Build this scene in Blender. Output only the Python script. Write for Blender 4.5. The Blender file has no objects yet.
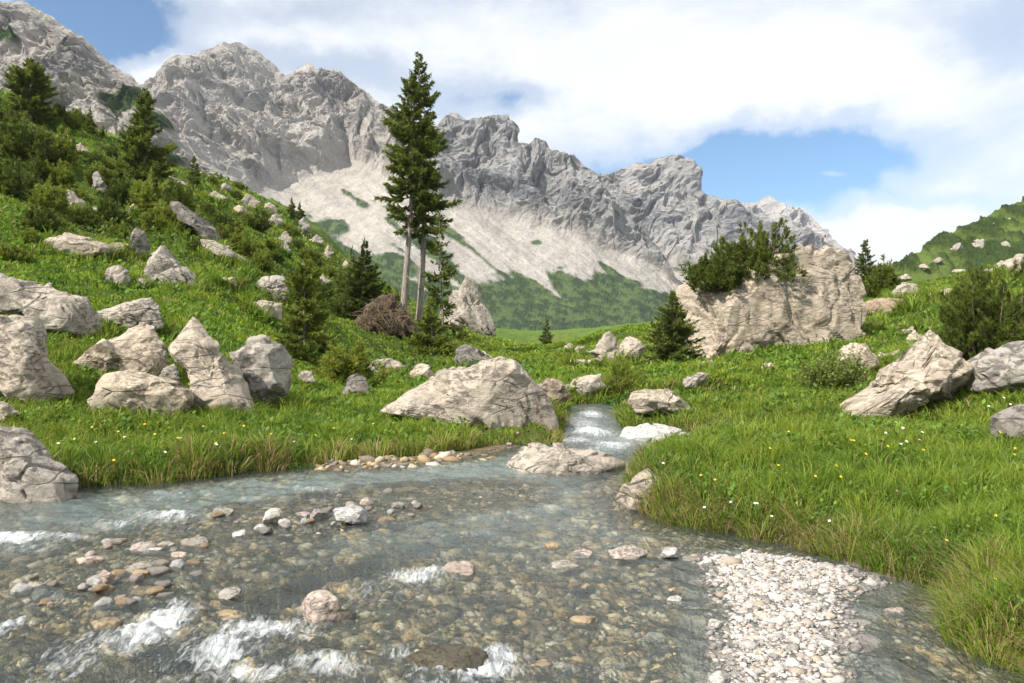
import bpy, bmesh, math, random
import numpy as np

SC = bpy.context.scene
COL = SC.collection
F = 796.0          # focal length in pixels of the 1024 wide frame
CX, CY = 512.0, 350.0   # principal column and horizon row
HC = 1.4           # camera height above the water
f32 = np.float32

# ------------------------------------------------------------------ noise
def _tables(seed):
    r = np.random.RandomState(seed)
    perm = r.permutation(256)
    perm = np.concatenate([perm, perm, perm]).astype(np.int32)
    g = r.normal(size=(256, 3)); g /= np.linalg.norm(g, axis=1)[:, None]
    return perm, g.astype(f32)
_T = {}
def pn(p, seed=0):
    """gradient noise, about -1..1"""
    if seed not in _T: _T[seed] = _tables(seed)
    perm, g = _T[seed]
    p = np.asarray(p, dtype=f32)
    i = np.floor(p).astype(np.int32); fr = p - i
    i &= 255
    w = fr*fr*fr*(fr*(fr*6-15)+10)
    out = np.zeros(len(p), f32)
    for dx in (0, 1):
        a = perm[(i[:, 0]+dx) & 255]
        wx = w[:, 0] if dx else 1-w[:, 0]
        for dy in (0, 1):
            b = perm[a + ((i[:, 1]+dy) & 255)]
            wy = w[:, 1] if dy else 1-w[:, 1]
            for dz in (0, 1):
                c = perm[b + ((i[:, 2]+dz) & 255)]
                wz = w[:, 2] if dz else 1-w[:, 2]
                gr = g[c]
                d = gr[:, 0]*(fr[:, 0]-dx)+gr[:, 1]*(fr[:, 1]-dy)+gr[:, 2]*(fr[:, 2]-dz)
                out += d*wx*wy*wz
    return out*1.5
def fbm(p, o=4, seed=0, gain=.5, lac=2.03):
    p = np.asarray(p, f32); t = np.zeros(len(p), f32); a = 1.
    for k in range(o):
        t += a*pn(p, seed+k); p = p*lac+17.3; a *= gain
    return t
def ridged(p, o=4, seed=0, gain=.5, lac=2.07):
    p = np.asarray(p, f32); t = np.zeros(len(p), f32); a = 1.; s = 0.
    for k in range(o):
        t += a*(1-2*np.abs(pn(p, seed+k))); s += a; p = p*lac+11.7; a *= gain
    return t/s
def worley(p, seed=0):
    """F1, F2 and a cell random"""
    p = np.asarray(p, f32); i = np.floor(p).astype(np.int64)
    f1 = np.full(len(p), 9., f32); f2 = f1.copy(); cid = np.zeros(len(p), f32)
    for dx in (-1, 0, 1):
        for dy in (-1, 0, 1):
            for dz in (-1, 0, 1):
                c = i+np.array([dx, dy, dz])
                h = (c[:, 0]*73856093) ^ (c[:, 1]*19349663) ^ (c[:, 2]*83492791) ^ (seed*2654435)
                h &= 0x7fffffff
                r1 = ((h*1103515245+12345) & 0x7fffffff)
                r2 = ((r1*1103515245+12345) & 0x7fffffff)
                r3 = ((r2*1103515245+12345) & 0x7fffffff)
                q = c+np.stack([r1, r2, r3], 1)/float(0x7fffffff)
                d = np.sqrt(((q-p)**2).sum(1)).astype(f32)
                n = d < f1
                f2 = np.where(n, f1, np.minimum(f2, d)); cid = np.where(n, (r2 >> 8) % 1000/1000., cid); f1 = np.where(n, d, f1)
    return f1, f2, cid.astype(f32)
def sstep(a, b, x):
    t = np.clip((x-a)/(b-a), 0, 1); return t*t*(3-2*t)

# ------------------------------------------------------------------ mesh helpers
def mesh_np(name, V, Fs, col=None, smooth=False, cname='tint'):
    """V (n,3); Fs: array (m,k) or list of such arrays"""
    if not isinstance(Fs, (list, tuple)): Fs = [Fs]
    Fs = [np.asarray(q, np.int32) for q in Fs if len(q)]
    me = bpy.data.meshes.new(name)
    me.vertices.add(len(V)); me.vertices.foreach_set('co', np.asarray(V, f32).ravel())
    nl = sum(q.size for q in Fs); npoly = sum(len(q) for q in Fs)
    me.loops.add(nl); me.polygons.add(npoly)
    me.loops.foreach_set('vertex_index', np.concatenate([q.ravel() for q in Fs]))
    tot = np.concatenate([np.full(len(q), q.shape[1], np.int32) for q in Fs])
    st = np.concatenate([[0], np.cumsum(tot)[:-1]]).astype(np.int32)
    me.polygons.foreach_set('loop_start', st)
    me.polygons.foreach_set('use_smooth', np.full(npoly, bool(smooth)))
    me.update(calc_edges=True)
    if col is not None:
        a = me.attributes.new(cname, 'FLOAT_COLOR', 'POINT')
        c = np.ones((len(V), 4), f32); col = np.asarray(col, f32)
        if col.ndim == 1: col = np.repeat(col[:, None], 3, 1)
        c[:, :3] = col
        a.data.foreach_set('color', c.ravel())
    me.validate()
    return me
def link(name, me, mat=None, loc=(0, 0, 0), parent=None, rz=0.):
    o = bpy.data.objects.new(name, me); COL.objects.link(o)
    if mat is not None and not me.materials: me.materials.append(mat)
    o.location = loc; o.rotation_euler = (0, 0, rz)
    if parent is not None: o.parent = parent
    return o
def empty(name, loc, rz=0.):
    o = bpy.data.objects.new(name, None); COL.objects.link(o); o.empty_display_size = .2
    o.location = loc; o.rotation_euler = (0, 0, rz); return o
def tag(o, label=None, cat=None, group=None, kind=None):
    if label: o['label'] = label
    if cat: o['category'] = cat
    if group: o['group'] = group
    if kind: o['kind'] = kind
    return o
def dup(o, loc, rz=0., scale=1., label=None):
    """a copy of a thing with copies of its parts"""
    c = o.copy(); COL.objects.link(c); c.location = loc; c.rotation_euler = (0, 0, rz); c.scale = (scale,)*3 if np.isscalar(scale) else scale
    if label: c['label'] = label
    for ch in list(o.children):
        d = ch.copy(); COL.objects.link(d); d.parent = c
    return c
class MB:
    """collects pieces of mesh"""
    def __init__(s): s.V = []; s.Q = []; s.T = []; s.C = []; s.n = 0
    def add(s, V, Q=None, T=None, C=None):
        V = np.asarray(V, f32)
        if Q is not None and len(Q): s.Q.append(np.asarray(Q)+s.n)
        if T is not None and len(T): s.T.append(np.asarray(T)+s.n)
        s.V.append(V); s.n += len(V)
        if C is None: C = np.ones((len(V), 3), f32)
        C = np.asarray(C, f32)
        if C.ndim == 1: C = np.repeat(C[None], len(V), 0)
        s.C.append(C)
    def mesh(s, name, smooth=False):
        Fs = []
        if s.Q: Fs.append(np.concatenate(s.Q))
        if s.T: Fs.append(np.concatenate(s.T))
        return mesh_np(name, np.concatenate(s.V), Fs, np.concatenate(s.C), smooth)
def tube(mb, P, R, n=6, col=(1, 1, 1)):
    P = np.asarray(P, float); m = len(P); R = np.broadcast_to(R, (m,))
    T = np.gradient(P, axis=0); T /= np.linalg.norm(T, axis=1)[:, None]+1e-9
    up = np.array([.13, .97, .2]) if abs(T[0][2]) > .7 else np.array([0, 0, 1.])
    A = np.cross(T, up); A /= np.linalg.norm(A, axis=1)[:, None]+1e-9
    B = np.cross(T, A)
    th = np.arange(n)*2*np.pi/n
    V = P[:, None]+R[:, None, None]*(np.cos(th)[None, :, None]*A[:, None]+np.sin(th)[None, :, None]*B[:, None])
    i = np.arange(m-1)[:, None]*n; j = np.arange(n)[None]; k = (j+1) % n
    Q = np.stack([i+j, i+k, i+n+k, i+n+j], -1).reshape(-1, 4)
    mb.add(V.reshape(-1, 3), Q, C=col)

# ------------------------------------------------------------------ material helpers
class NT:
    def __init__(s, nt): s.nt = nt
    def n(s, t, **kw):
        x = s.nt.nodes.new(t)
        for k, v in kw.items():
            if k.startswith('i_'): s.put(x.inputs[k[2:].replace('_', ' ')], v)
            else: setattr(x, k, v)
        return x
    def put(s, sock, v):
        if isinstance(v, bpy.types.NodeSocket): s.nt.links.new(v, sock)
        elif isinstance(v, (tuple, list)) and len(v) == 3 and sock.type == 'RGBA': sock.default_value = (*v, 1)
        else: sock.default_value = v
    def math(s, op, a, b=None, c=None, clamp=False):
        x = s.nt.nodes.new('ShaderNodeMath'); x.operation = op; x.use_clamp = clamp
        for k, v in enumerate((a, b, c)):
            if v is not None: s.put(x.inputs[k], v)
        return x.outputs[0]
    def mix(s, f, a, b, mode='MIX'):
        x = s.nt.nodes.new('ShaderNodeMix'); x.data_type = 'RGBA'; x.blend_type = mode
        s.put(x.inputs[0], f); s.put(x.inputs[6], a); s.put(x.inputs[7], b); return x.outputs[2]
    def ramp(s, f, pts, ease='LINEAR'):
        x = s.nt.nodes.new('ShaderNodeValToRGB'); x.color_ramp.interpolation = ease
        e = x.color_ramp.elements
        while len(e) < len(pts): e.new(.5)
        for k, (p, c) in enumerate(pts):
            e[k].position = p; e[k].color = (*c, 1) if isinstance(c, tuple) else (c, c, c, 1)
        s.put(x.inputs[0], f); return x.outputs[0]
    def noise(s, vec, scale, detail=4., rough=.55, dist=0.):
        x = s.nt.nodes.new('ShaderNodeTexNoise'); s.put(x.inputs['Vector'], vec)
        x.inputs['Scale'].default_value = scale; x.inputs['Detail'].default_value = detail
        x.inputs['Roughness'].default_value = rough; x.inputs['Distortion'].default_value = dist
        return x.outputs['Fac']
    def voro(s, vec, scale, feature='F1', out='Distance'):
        x = s.nt.nodes.new('ShaderNodeTexVoronoi'); x.feature = feature; s.put(x.inputs['Vector'], vec)
        x.inputs['Scale'].default_value = scale; return x.outputs[out]
    def bump(s, h, strength, dist, normal=None):
        x = s.nt.nodes.new('ShaderNodeBump'); s.put(x.inputs['Height'], h)
        x.inputs['Strength'].default_value = strength; x.inputs['Distance'].default_value = dist
        if normal is not None: s.put(x.inputs['Normal'], normal)
        return x.outputs[0]
    def attr(s, name):
        x = s.nt.nodes.new('ShaderNodeAttribute'); x.attribute_name = name; return x.outputs['Color']
def new_mat(name):
    m = bpy.data.materials.new(name); m.use_nodes = True
    nt = m.node_tree; nt.nodes.clear(); t = NT(nt)
    out = nt.nodes.new('ShaderNodeOutputMaterial')
    return m, t, out
def principled(t, out, col, rough=.9, normal=None, spec=.3):
    b = t.nt.nodes.new('ShaderNodeBsdfPrincipled'); t.put(b.inputs['Base Color'], col); t.put(b.inputs['Roughness'], rough)
    b.inputs['Specular IOR Level'].default_value = spec
    if normal is not None: t.put(b.inputs['Normal'], normal)
    t.nt.links.new(b.outputs[0], out.inputs['Surface']); return b

def rock_mat(name, light, dark, stain, sc=1., wet=False, lichen=.5):
    m, t, out = new_mat(name)
    tc = t.n('ShaderNodeTexCoord').outputs['Object']
    oi = t.n('ShaderNodeObjectInfo').outputs['Random']
    vm = t.n('ShaderNodeVectorMath', operation='ADD'); t.put(vm.inputs[0], tc)
    cx = t.n('ShaderNodeCombineXYZ'); r = t.math('MULTIPLY', oi, 57.)
    t.put(cx.inputs[0], r); t.put(cx.inputs[1], r); t.nt.links.new(cx.outputs[0], vm.inputs[1])
    v = vm.outputs[0]
    big = t.noise(v, 1.1*sc, 5, .6)
    mid = t.noise(v, 4.2*sc, 8, .66, .3)
    fine = t.noise(v, 26.*sc, 5, .7)
    # some faces are smooth, others broken and pitted
    zone = t.ramp(t.noise(v, 1.6*sc, 3, .5, .3), [(.40, .2), (.58, 1.)])
    c = t.mix(t.ramp(mid, [(.22, 0.), (.52, 1.)]), tuple(.45*a+.55*b for a, b in zip(light, dark)), light)
    c = t.mix(t.ramp(big, [(.45, 0.), (.72, .6)]), c, stain)
    pm = t.n('ShaderNodeMapping'); t.put(pm.inputs['Vector'], v); pm.inputs['Rotation'].default_value = (.6, .4, .3); pm.inputs['Scale'].default_value = (1., 1., 1.9)
    pits = t.ramp(t.noise(pm.outputs[0], 8.5*sc, 7, .72, .5), [(.37, 1.), (.49, 0.)])
    c = t.mix(t.math('MULTIPLY', pits, t.math('MULTIPLY', zone, .85)), c, tuple(x*.38 for x in dark))
    li = t.ramp(t.noise(v, 2.2*sc, 8, .74), [(.54, 0.), (.64, 1.)])
    c = t.mix(t.math('MULTIPLY', li, lichen*.8), c, tuple(x*.8+.01 for x in dark))
    c = t.mix(t.math('MULTIPLY', fine, .22), c, tuple(min(x*1.3, .8) for x in light))
    c = t.mix(.6, c, t.mix(oi, (.62, .66, .72), (1.02, .95, .85)), 'MULTIPLY')
    rm = t.n('ShaderNodeMapping'); t.put(rm.inputs['Vector'], v); rm.inputs['Rotation'].default_value = (.5, .55, .2); rm.inputs['Scale'].default_value = (.8, .8, 2.8)
    cr = t.voro(t.mix(.12, rm.outputs[0], t.n('ShaderNodeTexNoise', i_Vector=v, i_Scale=3.*sc).outputs['Color']), 1.7*sc, 'DISTANCE_TO_EDGE')
    fis = t.math('MULTIPLY', t.ramp(cr, [(.0, 1.), (.035, 0.)]), t.ramp(t.noise(v, 2.3*sc, 3, .5), [(.45, 0.), (.6, 1.)]))
    c = t.mix(t.math('MULTIPLY', fis, .55), c, tuple(x*.35 for x in dark))
    h = t.math('ADD', t.math('MULTIPLY', mid, .8), t.math('MULTIPLY', fine, .22))
    h = t.math('SUBTRACT', h, t.math('ADD', t.math('MULTIPLY', t.math('MULTIPLY', pits, zone), .5), t.math('MULTIPLY', fis, .6)))
    nrm = t.bump(h, .75, .09/sc)
    principled(t, out, c, .35 if wet else .92, nrm, .5 if wet else .2)
    return m
def foliage_mat(name, base, var, trans=.35, rough=.6):
    """colour times the per-leaf tint attribute, with light passing through"""
    m, t, out = new_mat(name)
    tint = t.attr('tint')
    oi = t.n('ShaderNodeObjectInfo').outputs['Random']
    c = t.mix(1., t.mix(oi, base, var), tint, 'MULTIPLY')
    b = t.n('ShaderNodeBsdfPrincipled'); t.put(b.inputs['Base Color'], c); b.inputs['Roughness'].default_value = rough
    b.inputs['Specular IOR Level'].default_value = .25
    tr = t.n('ShaderNodeBsdfTranslucent'); t.put(tr.inputs['Color'], t.mix(.5, c, (1.0, 1.0, .35), 'MULTIPLY'))
    mx = t.n('ShaderNodeMixShader'); mx.inputs[0].default_value = trans
    t.nt.links.new(b.outputs[0], mx.inputs[1]); t.nt.links.new(tr.outputs[0], mx.inputs[2])
    t.nt.links.new(mx.outputs[0], out.inputs['Surface'])
    return m
def bark_mat(name, a, b):
    m, t, out = new_mat(name)
    tc = t.n('ShaderNodeTexCoord').outputs['Object']
    mp = t.n('ShaderNodeMapping'); t.put(mp.inputs['Vector'], tc); mp.inputs['Scale'].default_value = (1, 1, .2)
    n = t.noise(mp.outputs[0], 14, 5, .65)
    principled(t, out, t.ramp(n, [(.3, a), (.68, b)]), .95, t.bump(n, 1., .06))
    return m
# ------------------------------------------------------------------ the lie of the land
# slope samples (column, row, distance) of the valley as seen from the stand point, turned into a smooth height field
_CP = '''650,464,7.5 700,453,7.7 770,455,7.6 840,468,7.0 700,506,6.3 780,517,5.9 860,540,5.3 930,560,4.8 960,590,4.1 1010,630,3.5 1100,640,3.3 1300,600,3.5
950,490,6.4 1000,530,5 1024,500,6 1200,500,6
660,452,9.5 720,438,10.5 800,432,10.8 900,430,10.5 1000,420,10.5 1100,410,10 1400,400,8
690,415,13.5 760,400,15 840,410,13.6 930,399,13.4 1010,392,12.6 1200,370,12
700,375,19 760,375,20 850,370,20 920,355,20 1000,345,18 1200,320,18
690,358,27 780,355,27 850,345,27 920,320,29 1000,310,28 1250,270,28
760,335,34 860,303,36 900,292,40 960,285,48 1020,274,50 1300,240,50
700,335,45 760,315,60 860,298,60 950,290,80 1050,285,100 950,305,180 1100,300,200 800,320,120 800,330,400 1000,320,400 1300,300,400
560,400,16 600,398,17 640,398,16 545,385,19 590,378,24 640,365,27 560,362,31 610,352,37 650,347,40 540,356,42 600,335,55 650,328,60
560,351,65 520,356,60 500,350,62 540,347,120 505,335,125 600,332,130 520,332,200 560,334,300 640,325,250 600,335,450 480,335,450
100,460,8.8 200,455,9.1 300,447,10 400,438,11 480,432,11.9 540,434,12.3 -50,450,9 -300,440,8.5 -600,430,8
50,425,10.5 150,425,11 250,420,11.8 350,415,13 430,408,14 500,400,15.5
0,400,11.8 100,400,12.3 220,403,13 290,395,14.5 350,392,16.5 420,390,18.5 480,380,21 -200,380,12 -500,350,11
0,330,16 60,345,15 160,350,15.5 230,340,18 300,362,22 350,370,24 400,372,28 450,368,28
0,300,18 100,310,18.5 160,315,19 250,310,24 330,345,30 -200,270,16 -500,220,15
0,250,24 100,265,24.5 200,275,26 280,290,32 340,320,40 400,342,40 440,348,40 490,352,40
0,200,32 80,215,34 150,215,41 220,235,42 290,260,50 350,295,55 420,325,55 460,332,58 500,343,58 -300,130,30 -600,60,28
0,150,42 60,160,46 120,170,50 190,195,62 250,215,72 310,245,85 360,275,90 420,310,90 480,335,90
0,100,52 40,110,54 90,130,60 130,150,66 190,180,78 240,191,90 280,207,105 310,222,115 340,255,120 380,290,125 430,318,125 -300,50,45
0,130,75 90,160,90 190,210,120 280,240,160 340,275,180 430,318,200 0,180,150 200,240,250 0,240,400 300,290,420 430,325,400 -400,150,150 -600,200,400'''
_cp = np.array([[float(v) for v in s.split(',')] for s in _CP.split()])
VK = .5
_K = np.stack([(_cp[:, 0]-CX)/F, np.log(_cp[:, 2])*VK], 1)
_S = (CY-_cp[:, 1])/F
def _phi(r2): return .5*r2*np.log(r2+1e-12)
def _solve():
    n = len(_K); d2 = ((_K[:, None]-_K[None])**2).sum(-1)
    A = np.zeros((n+3, n+3)); A[:n, :n] = _phi(d2)+np.eye(n)*4e-4
    A[:n, n] = 1; A[:n, n+1:] = _K; A[n:, :n] = A[:n, n:].T
    return np.linalg.solve(A, np.concatenate([_S, [0, 0, 0]]))
_W = _solve()
def slope_field(u, v):
    out = np.empty(len(u))
    for a in range(0, len(u), 100000):
        q = np.stack([u[a:a+100000], v[a:a+100000]*VK], 1)
        d2 = ((q[:, None, 0]-_K[None, :, 0])**2+(q[:, None, 1]-_K[None, :, 1])**2)
        out[a:a+100000] = _phi(d2)@_W[:-3]+_W[-3]+q@_W[-2:]
    return out

_gu = np.linspace(-1.5, 1.5, 420); _gv = np.linspace(math.log(3.), math.log(470.), 420)
_GS = slope_field(*[q.ravel() for q in np.meshgrid(_gu, _gv, indexing='ij')]).reshape(420, 420)
def slope_fast(u, v):
    a = np.clip((u+1.5)/3*419, 0, 418.999); b = np.clip((v-_gv[0])/(_gv[-1]-_gv[0])*419, 0, 418.999)
    i = a.astype(int); j = b.astype(int); fa = a-i; fb = b-j
    fa = fa; return (_GS[i, j]*(1-fa)+_GS[i+1, j]*fa)*(1-fb)+(_GS[i, j+1]*(1-fa)+_GS[i+1, j+1]*fa)*fb
# the stream, seen from above
def wpt(px, py, d=None):
    """a point on the water surface at a column and row"""
    if d is None: d = HC*F/(py-CY)
    return ((px-CX)/F*d, d)
LEFT = [(-30, 8.6), (-14, 7.7), wpt(-60, 505), wpt(0, 497), wpt(75, 487), wpt(150, 485), wpt(230, 476), wpt(320, 466), wpt(420, 459), wpt(500, 448), wpt(560, 446),
        (.80, 12.3), (.92, 13.2), (1.02, 14.2), (1.10, 15.3), (1.3, 16.0), (1.9, 16.5), (4.5, 16.6)]
RIGHT = [(4.5, 15.9), (2.2, 15.7), (1.93, 15.2), (1.80, 14.0), (1.74, 13.1), (2.3, 12.5), (2.9, 11.9), (2.5, 11.2), (1.85, 10.4), (1.48, 9.6), (1.25, 8.7), (1.12, 7.9), (1.08, 7.2), wpt(660, 522), wpt(700, 531), wpt(780, 546),
         wpt(860, 567), wpt(925, 590), wpt(945, 612), wpt(950, 640), wpt(985, 660), wpt(1030, 676), (2.0, 2.6), (2.2, 1.0), (2.6, -6), (-30, -6)]
RIVER = np.array(LEFT+RIGHT)
BAR = np.array([wpt(*q) for q in [(700, 560), (735, 551), (790, 555), (845, 567), (885, 582), (868, 596), (845, 612), (848, 640), (862, 668), (870, 720), (800, 900), (690, 900), (712, 720), (716, 660), (706, 632), (716, 606), (700, 585)]])
SHOAL = np.array([wpt(*q) for q in [(20, 590), (90, 548), (180, 528), (260, 508), (330, 498), (400, 488), (520, 484), (520, 500), (380, 520), (270, 545), (190, 575), (160, 600), (60, 620)]])
SHORE = np.array([wpt(*q) for q in [(318, 472), (318, 460), (420, 452), (505, 441), (530, 446), (480, 458), (400, 468)]])
def sdist(P, poly):
    """signed distance, negative inside"""
    P = np.asarray(P, float); A = poly; B = np.roll(poly, -1, 0)
    dm = np.full(len(P), 1e9); ins = np.zeros(len(P), bool)
    for a, b in zip(A, B):
        e = b-a; w = P-a
        t = np.clip((w@e)/(e@e+1e-12), 0, 1)
        dm = np.minimum(dm, ((w-t[:, None]*e)**2).sum(1))
        c = ((a[1] <= P[:, 1]) != (b[1] <= P[:, 1]))
        with np.errstate(divide='ignore', invalid='ignore'):
            xi = a[0]+(P[:, 1]-a[1])*(b[0]-a[0])/(b[1]-a[1])
        ins ^= c & (P[:, 0] < xi)
    d = np.sqrt(dm)
    return np.where(ins, -d, d)
def wlevel(y): return .30*sstep(10.8, 15.6, np.asarray(y, float))
def land(x, y, fine=True, info=False):
    x = np.asarray(x, float); y = np.asarray(y, float)
    yc = np.maximum(y, 3.0)
    u = np.clip(x/yc, -1.5, 1.5); v = np.log(yc)
    z = HC+slope_fast(u, v)*yc
    P3 = np.stack([x, y, np.zeros_like(x)], 1)
    rough = sstep(9, 40, yc)
    z = z+.10*fbm(P3*.75, 3, 3)*np.minimum(yc/12, 1.6)+rough*(.35*fbm(P3*.22, 4, 9)+.12*ridged(P3*.7, 3, 14))*np.clip(yc/40, .3, 2.2)*sstep(14, 30, yc)*(.25+.75*sstep(.0, .16, np.abs(x/yc-.04)))
    z = z+.30*fbm(P3*.36+5., 3, 23)*sstep(8.5, 13, y)*(1-sstep(30, 60, y))*sstep(.5, 2.5, x)
    z = z+.5*fbm(P3*.16+3., 3, 25)*sstep(15, 30, y)*sstep(-.12, -.3, x/yc)
    w = wlevel(y)
    near = y < 19
    sd = np.full(len(x), 50.)
    if near.any():
        Pn = np.stack([x, y], 1)[near]
        wob = .07*fbm(P3[near]*2.1, 3, 31)+.035*fbm(P3[near]*7, 2, 41)
        s = sdist(Pn, RIVER)+wob
        sd[near] = s
        zz = z[near]; ww = w[near]
        zz = np.maximum(zz, ww+.19*sstep(0, .5, s))
        shore = sdist(Pn, SHORE)
        bankw = np.where(shore < .25, .9, .24)
        t = sstep(-.04, 1, s/bankw)
        t = np.where(s < 0, 0, sstep(0, 1, (s+.02)/bankw))
        bed = ww-.05-.17*sstep(0, .9, -s)-.08*sstep(.8, 2.5, -s)+.03*fbm(P3[near]*1.3, 3, 51)
        bar = sdist(Pn, BAR)+.10*fbm(P3[near]*1.8, 3, 61)
        bed = np.maximum(bed, np.where(bar < .5, ww+.028*sstep(.15, -.35, bar)-.06*sstep(0., .5, bar)+.016*fbm(P3[near]*4.5, 3, 66), -9))
        sh = sdist(Pn, SHOAL)+.12*fbm(P3[near]*2, 3, 71)
        bed = np.maximum(bed, np.where(sh < .4, ww-.03-.12*sstep(-.15, .4, sh)+.03*fbm(P3[near]*4, 2, 77), -9))
        bed = np.where((shore < .2) & (s < .3), np.maximum(bed, ww+.035-.1*sstep(-.25, .2, shore)), bed)
        zz = bed+(zz-bed)*t
        z[near] = zz
    if info: return z, sd
    return z
def land1(x, y): return float(land(np.array([x]), np.array([y]))[0])
_DS = np.exp(np.linspace(math.log(6), math.log(400), 500))
def ground(px, py, d=None):
    """where the land shows at a column and row; with d, the land at that column and distance"""
    if d is None:
        x = (px-CX)/F*_DS; z = land(x, _DS); row = CY-F*(z-HC)/_DS
        k = np.argmax(row <= py) if (row <= py).any() else np.argmin(row)
        d = _DS[k]
    x = (px-CX)/F*d
    return np.array([x, d, land1(x, d)])
# ------------------------------------------------------------------ materials
M = {}
M['rock'] = rock_mat('limestone', (.52, .45, .365), (.26, .22, .18), (.43, .355, .27))
M['rock_grey'] = rock_mat('grey_limestone', (.46, .415, .36), (.20, .18, .16), (.35, .305, .25), .6, lichen=.7)
M['rock_dark'] = rock_mat('dark_weathered_limestone', (.27, .25, .23), (.09, .085, .08), (.2, .18, .15), 1., lichen=.8)  # a darker limestone with heavier lichen
M['rock_big'] = rock_mat('boulder_limestone', (.49, .42, .34), (.26, .22, .18), (.44, .355, .27), .75, lichen=.2)
M['rock_red'] = rock_mat('rusty_limestone', (.42, .33, .25), (.16, .115, .09), (.34, .22, .14))
M['stone_white'] = rock_mat('white_stream_stone', (.60, .575, .53), (.38, .355, .32), (.55, .48, .4), 4., lichen=.15)
M['stone_pink'] = rock_mat('pinkish_stream_stone', (.50, .42, .36), (.28, .22, .18), (.44, .34, .27), 4., lichen=.3)
M['stone_ochre'] = rock_mat('ochre_stream_stone', (.42, .31, .185), (.22, .15, .08), (.38, .26, .15), 4., wet=True, lichen=.2)
M['stone_grey'] = rock_mat('grey_stream_stone', (.38, .35, .31), (.17, .15, .13), (.3, .24, .18), 4., lichen=.4)
M['stone_moss'] = rock_mat('dark_weedy_stone', (.10, .085, .05), (.03, .028, .02), (.09, .06, .03), 5., wet=True)
def wetstone():
    pass
# pebbles: colour carried by each pebble
m, t, out = new_mat('pebbles'); M['pebble'] = m
tc = t.n('ShaderNodeTexCoord').outputs['Object']
n = t.noise(tc, 60, 4, .7)
principled(t, out, t.mix(1., t.attr('tint'), t.ramp(n, [(.3, .72), (.7, 1.12)]), 'MULTIPLY'), .8, t.bump(n, .6, .01))
m, t, out = new_mat('turf'); M['turf'] = m
tc = t.n('ShaderNodeTexCoord').outputs['Object']
n1 = t.noise(tc, 1.3, 5, .6); n2 = t.noise(tc, 9, 5, .7); n3 = t.noise(tc, 60, 3, .7)
c = t.mix(1., t.attr('tint'), t.ramp(n1, [(.3, .78), (.7, 1.22)]), 'MULTIPLY')
c = t.mix(1., c, t.ramp(n2, [(.3, .72), (.7, 1.25)]), 'MULTIPLY')
h = t.math('ADD', n2, t.math('MULTIPLY', n3, .4))
principled(t, out, c, .95, t.bump(h, 1., .12), .1)
m, t, out = new_mat('mountain_surface'); M['mountain'] = m
tc = t.n('ShaderNodeTexCoord').outputs['Object']
n2 = t.noise(tc, .06, 8, .68); n3 = t.noise(tc, .35, 5, .7)
c = t.mix(1., t.attr('tint'), t.ramp(n2, [(.3, .8), (.7, 1.18)]), 'MULTIPLY')
c = t.mix(1., c, t.ramp(n3, [(.3, .78), (.7, 1.2)]), 'MULTIPLY')
principled(t, out, c, .95, t.bump(t.math('ADD', t.math('MULTIPLY', n2, 4.), n3), .7, 2.2), .1)
M['grass'] = foliage_mat('grass_blades', (1, 1, 1), (1, 1, 1), .45)
M['needles'] = foliage_mat('spruce_needles', (.145, .195, .046), (.175, .225, .05), .4)
M['pine'] = foliage_mat('dwarf_pine_needles', (.095, .14, .028), (.13, .17, .033), .33)
M['pine_light'] = foliage_mat('bright_pine_needles', (.19, .25, .048), (.22, .27, .05), .38)  # lighter, yellower green foliage colour
M['leaf'] = foliage_mat('broad_leaves', (.10, .19, .03), (.12, .21, .035), .35)
M['bark'] = bark_mat('spruce_bark', (.15, .12, .10), (.40, .35, .30))
M['stem'] = bark_mat('pine_stems', (.08, .06, .045), (.22, .17, .13))
M['root_dry'] = bark_mat('dry_roots', (.10, .07, .045), (.30, .225, .145))
M['root'] = bark_mat('dead_roots', (.05, .036, .026), (.16, .115, .08))
def plain(name, col, rough=.6):
    m, t, out = new_mat(name)
    tc = t.n('ShaderNodeTexCoord').outputs['Object']
    n = t.noise(tc, 80, 2, .5)
    principled(t, out, t.mix(1., col, t.ramp(n, [(.3, .85), (.7, 1.1)]), 'MULTIPLY'), rough)
    return m
M['petal_yellow'] = plain('yellow_petals', (.75, .50, .02)); M['petal_white'] = plain('white_petals', (.8, .8, .76)); M['petal_pink'] = plain('pink_petals', (.5, .12, .35))
M['flower_stem'] = plain('flower_stems', (.09, .16, .03)); M['flower_eye'] = plain('flower_hearts', (.6, .38, .03))
# water: clear, tinted by glacial silt, mirror by Fresnel, foam where the attribute says
m, t, out = new_mat('stream_water'); M['water'] = m
tc = t.n('ShaderNodeTexCoord').outputs['Object']
mp = t.n('ShaderNodeMapping'); t.put(mp.inputs['Vector'], tc); mp.inputs['Rotation'].default_value = (0, 0, math.radians(-28)); mp.inputs['Scale'].default_value = (1.5, .75, 1)
a = t.attr('tint'); sp = t.n('ShaderNodeSeparateColor'); t.put(sp.inputs[0], a)
w1 = t.noise(mp.outputs[0], 5.5, 4, .6, .6); w2 = t.noise(mp.outputs[0], 17, 3, .6, .4)
nrm = t.bump(t.math('ADD', w1, t.math('MULTIPLY', w2, .3)), .75, .06)
fr = t.n('ShaderNodeFresnel'); fr.inputs['IOR'].default_value = 1.33; t.put(fr.inputs['Normal'], nrm)
tr = t.n('ShaderNodeBsdfTransparent'); t.put(tr.inputs['Color'], (.92, .945, .875))
silt = t.n('ShaderNodeBsdfDiffuse'); t.put(silt.inputs['Color'], (.33, .415, .395)); t.put(silt.inputs['Normal'], nrm)
gl = t.n('ShaderNodeBsdfGlossy'); gl.inputs['Roughness'].default_value = .09; t.put(gl.inputs['Normal'], nrm)
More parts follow.
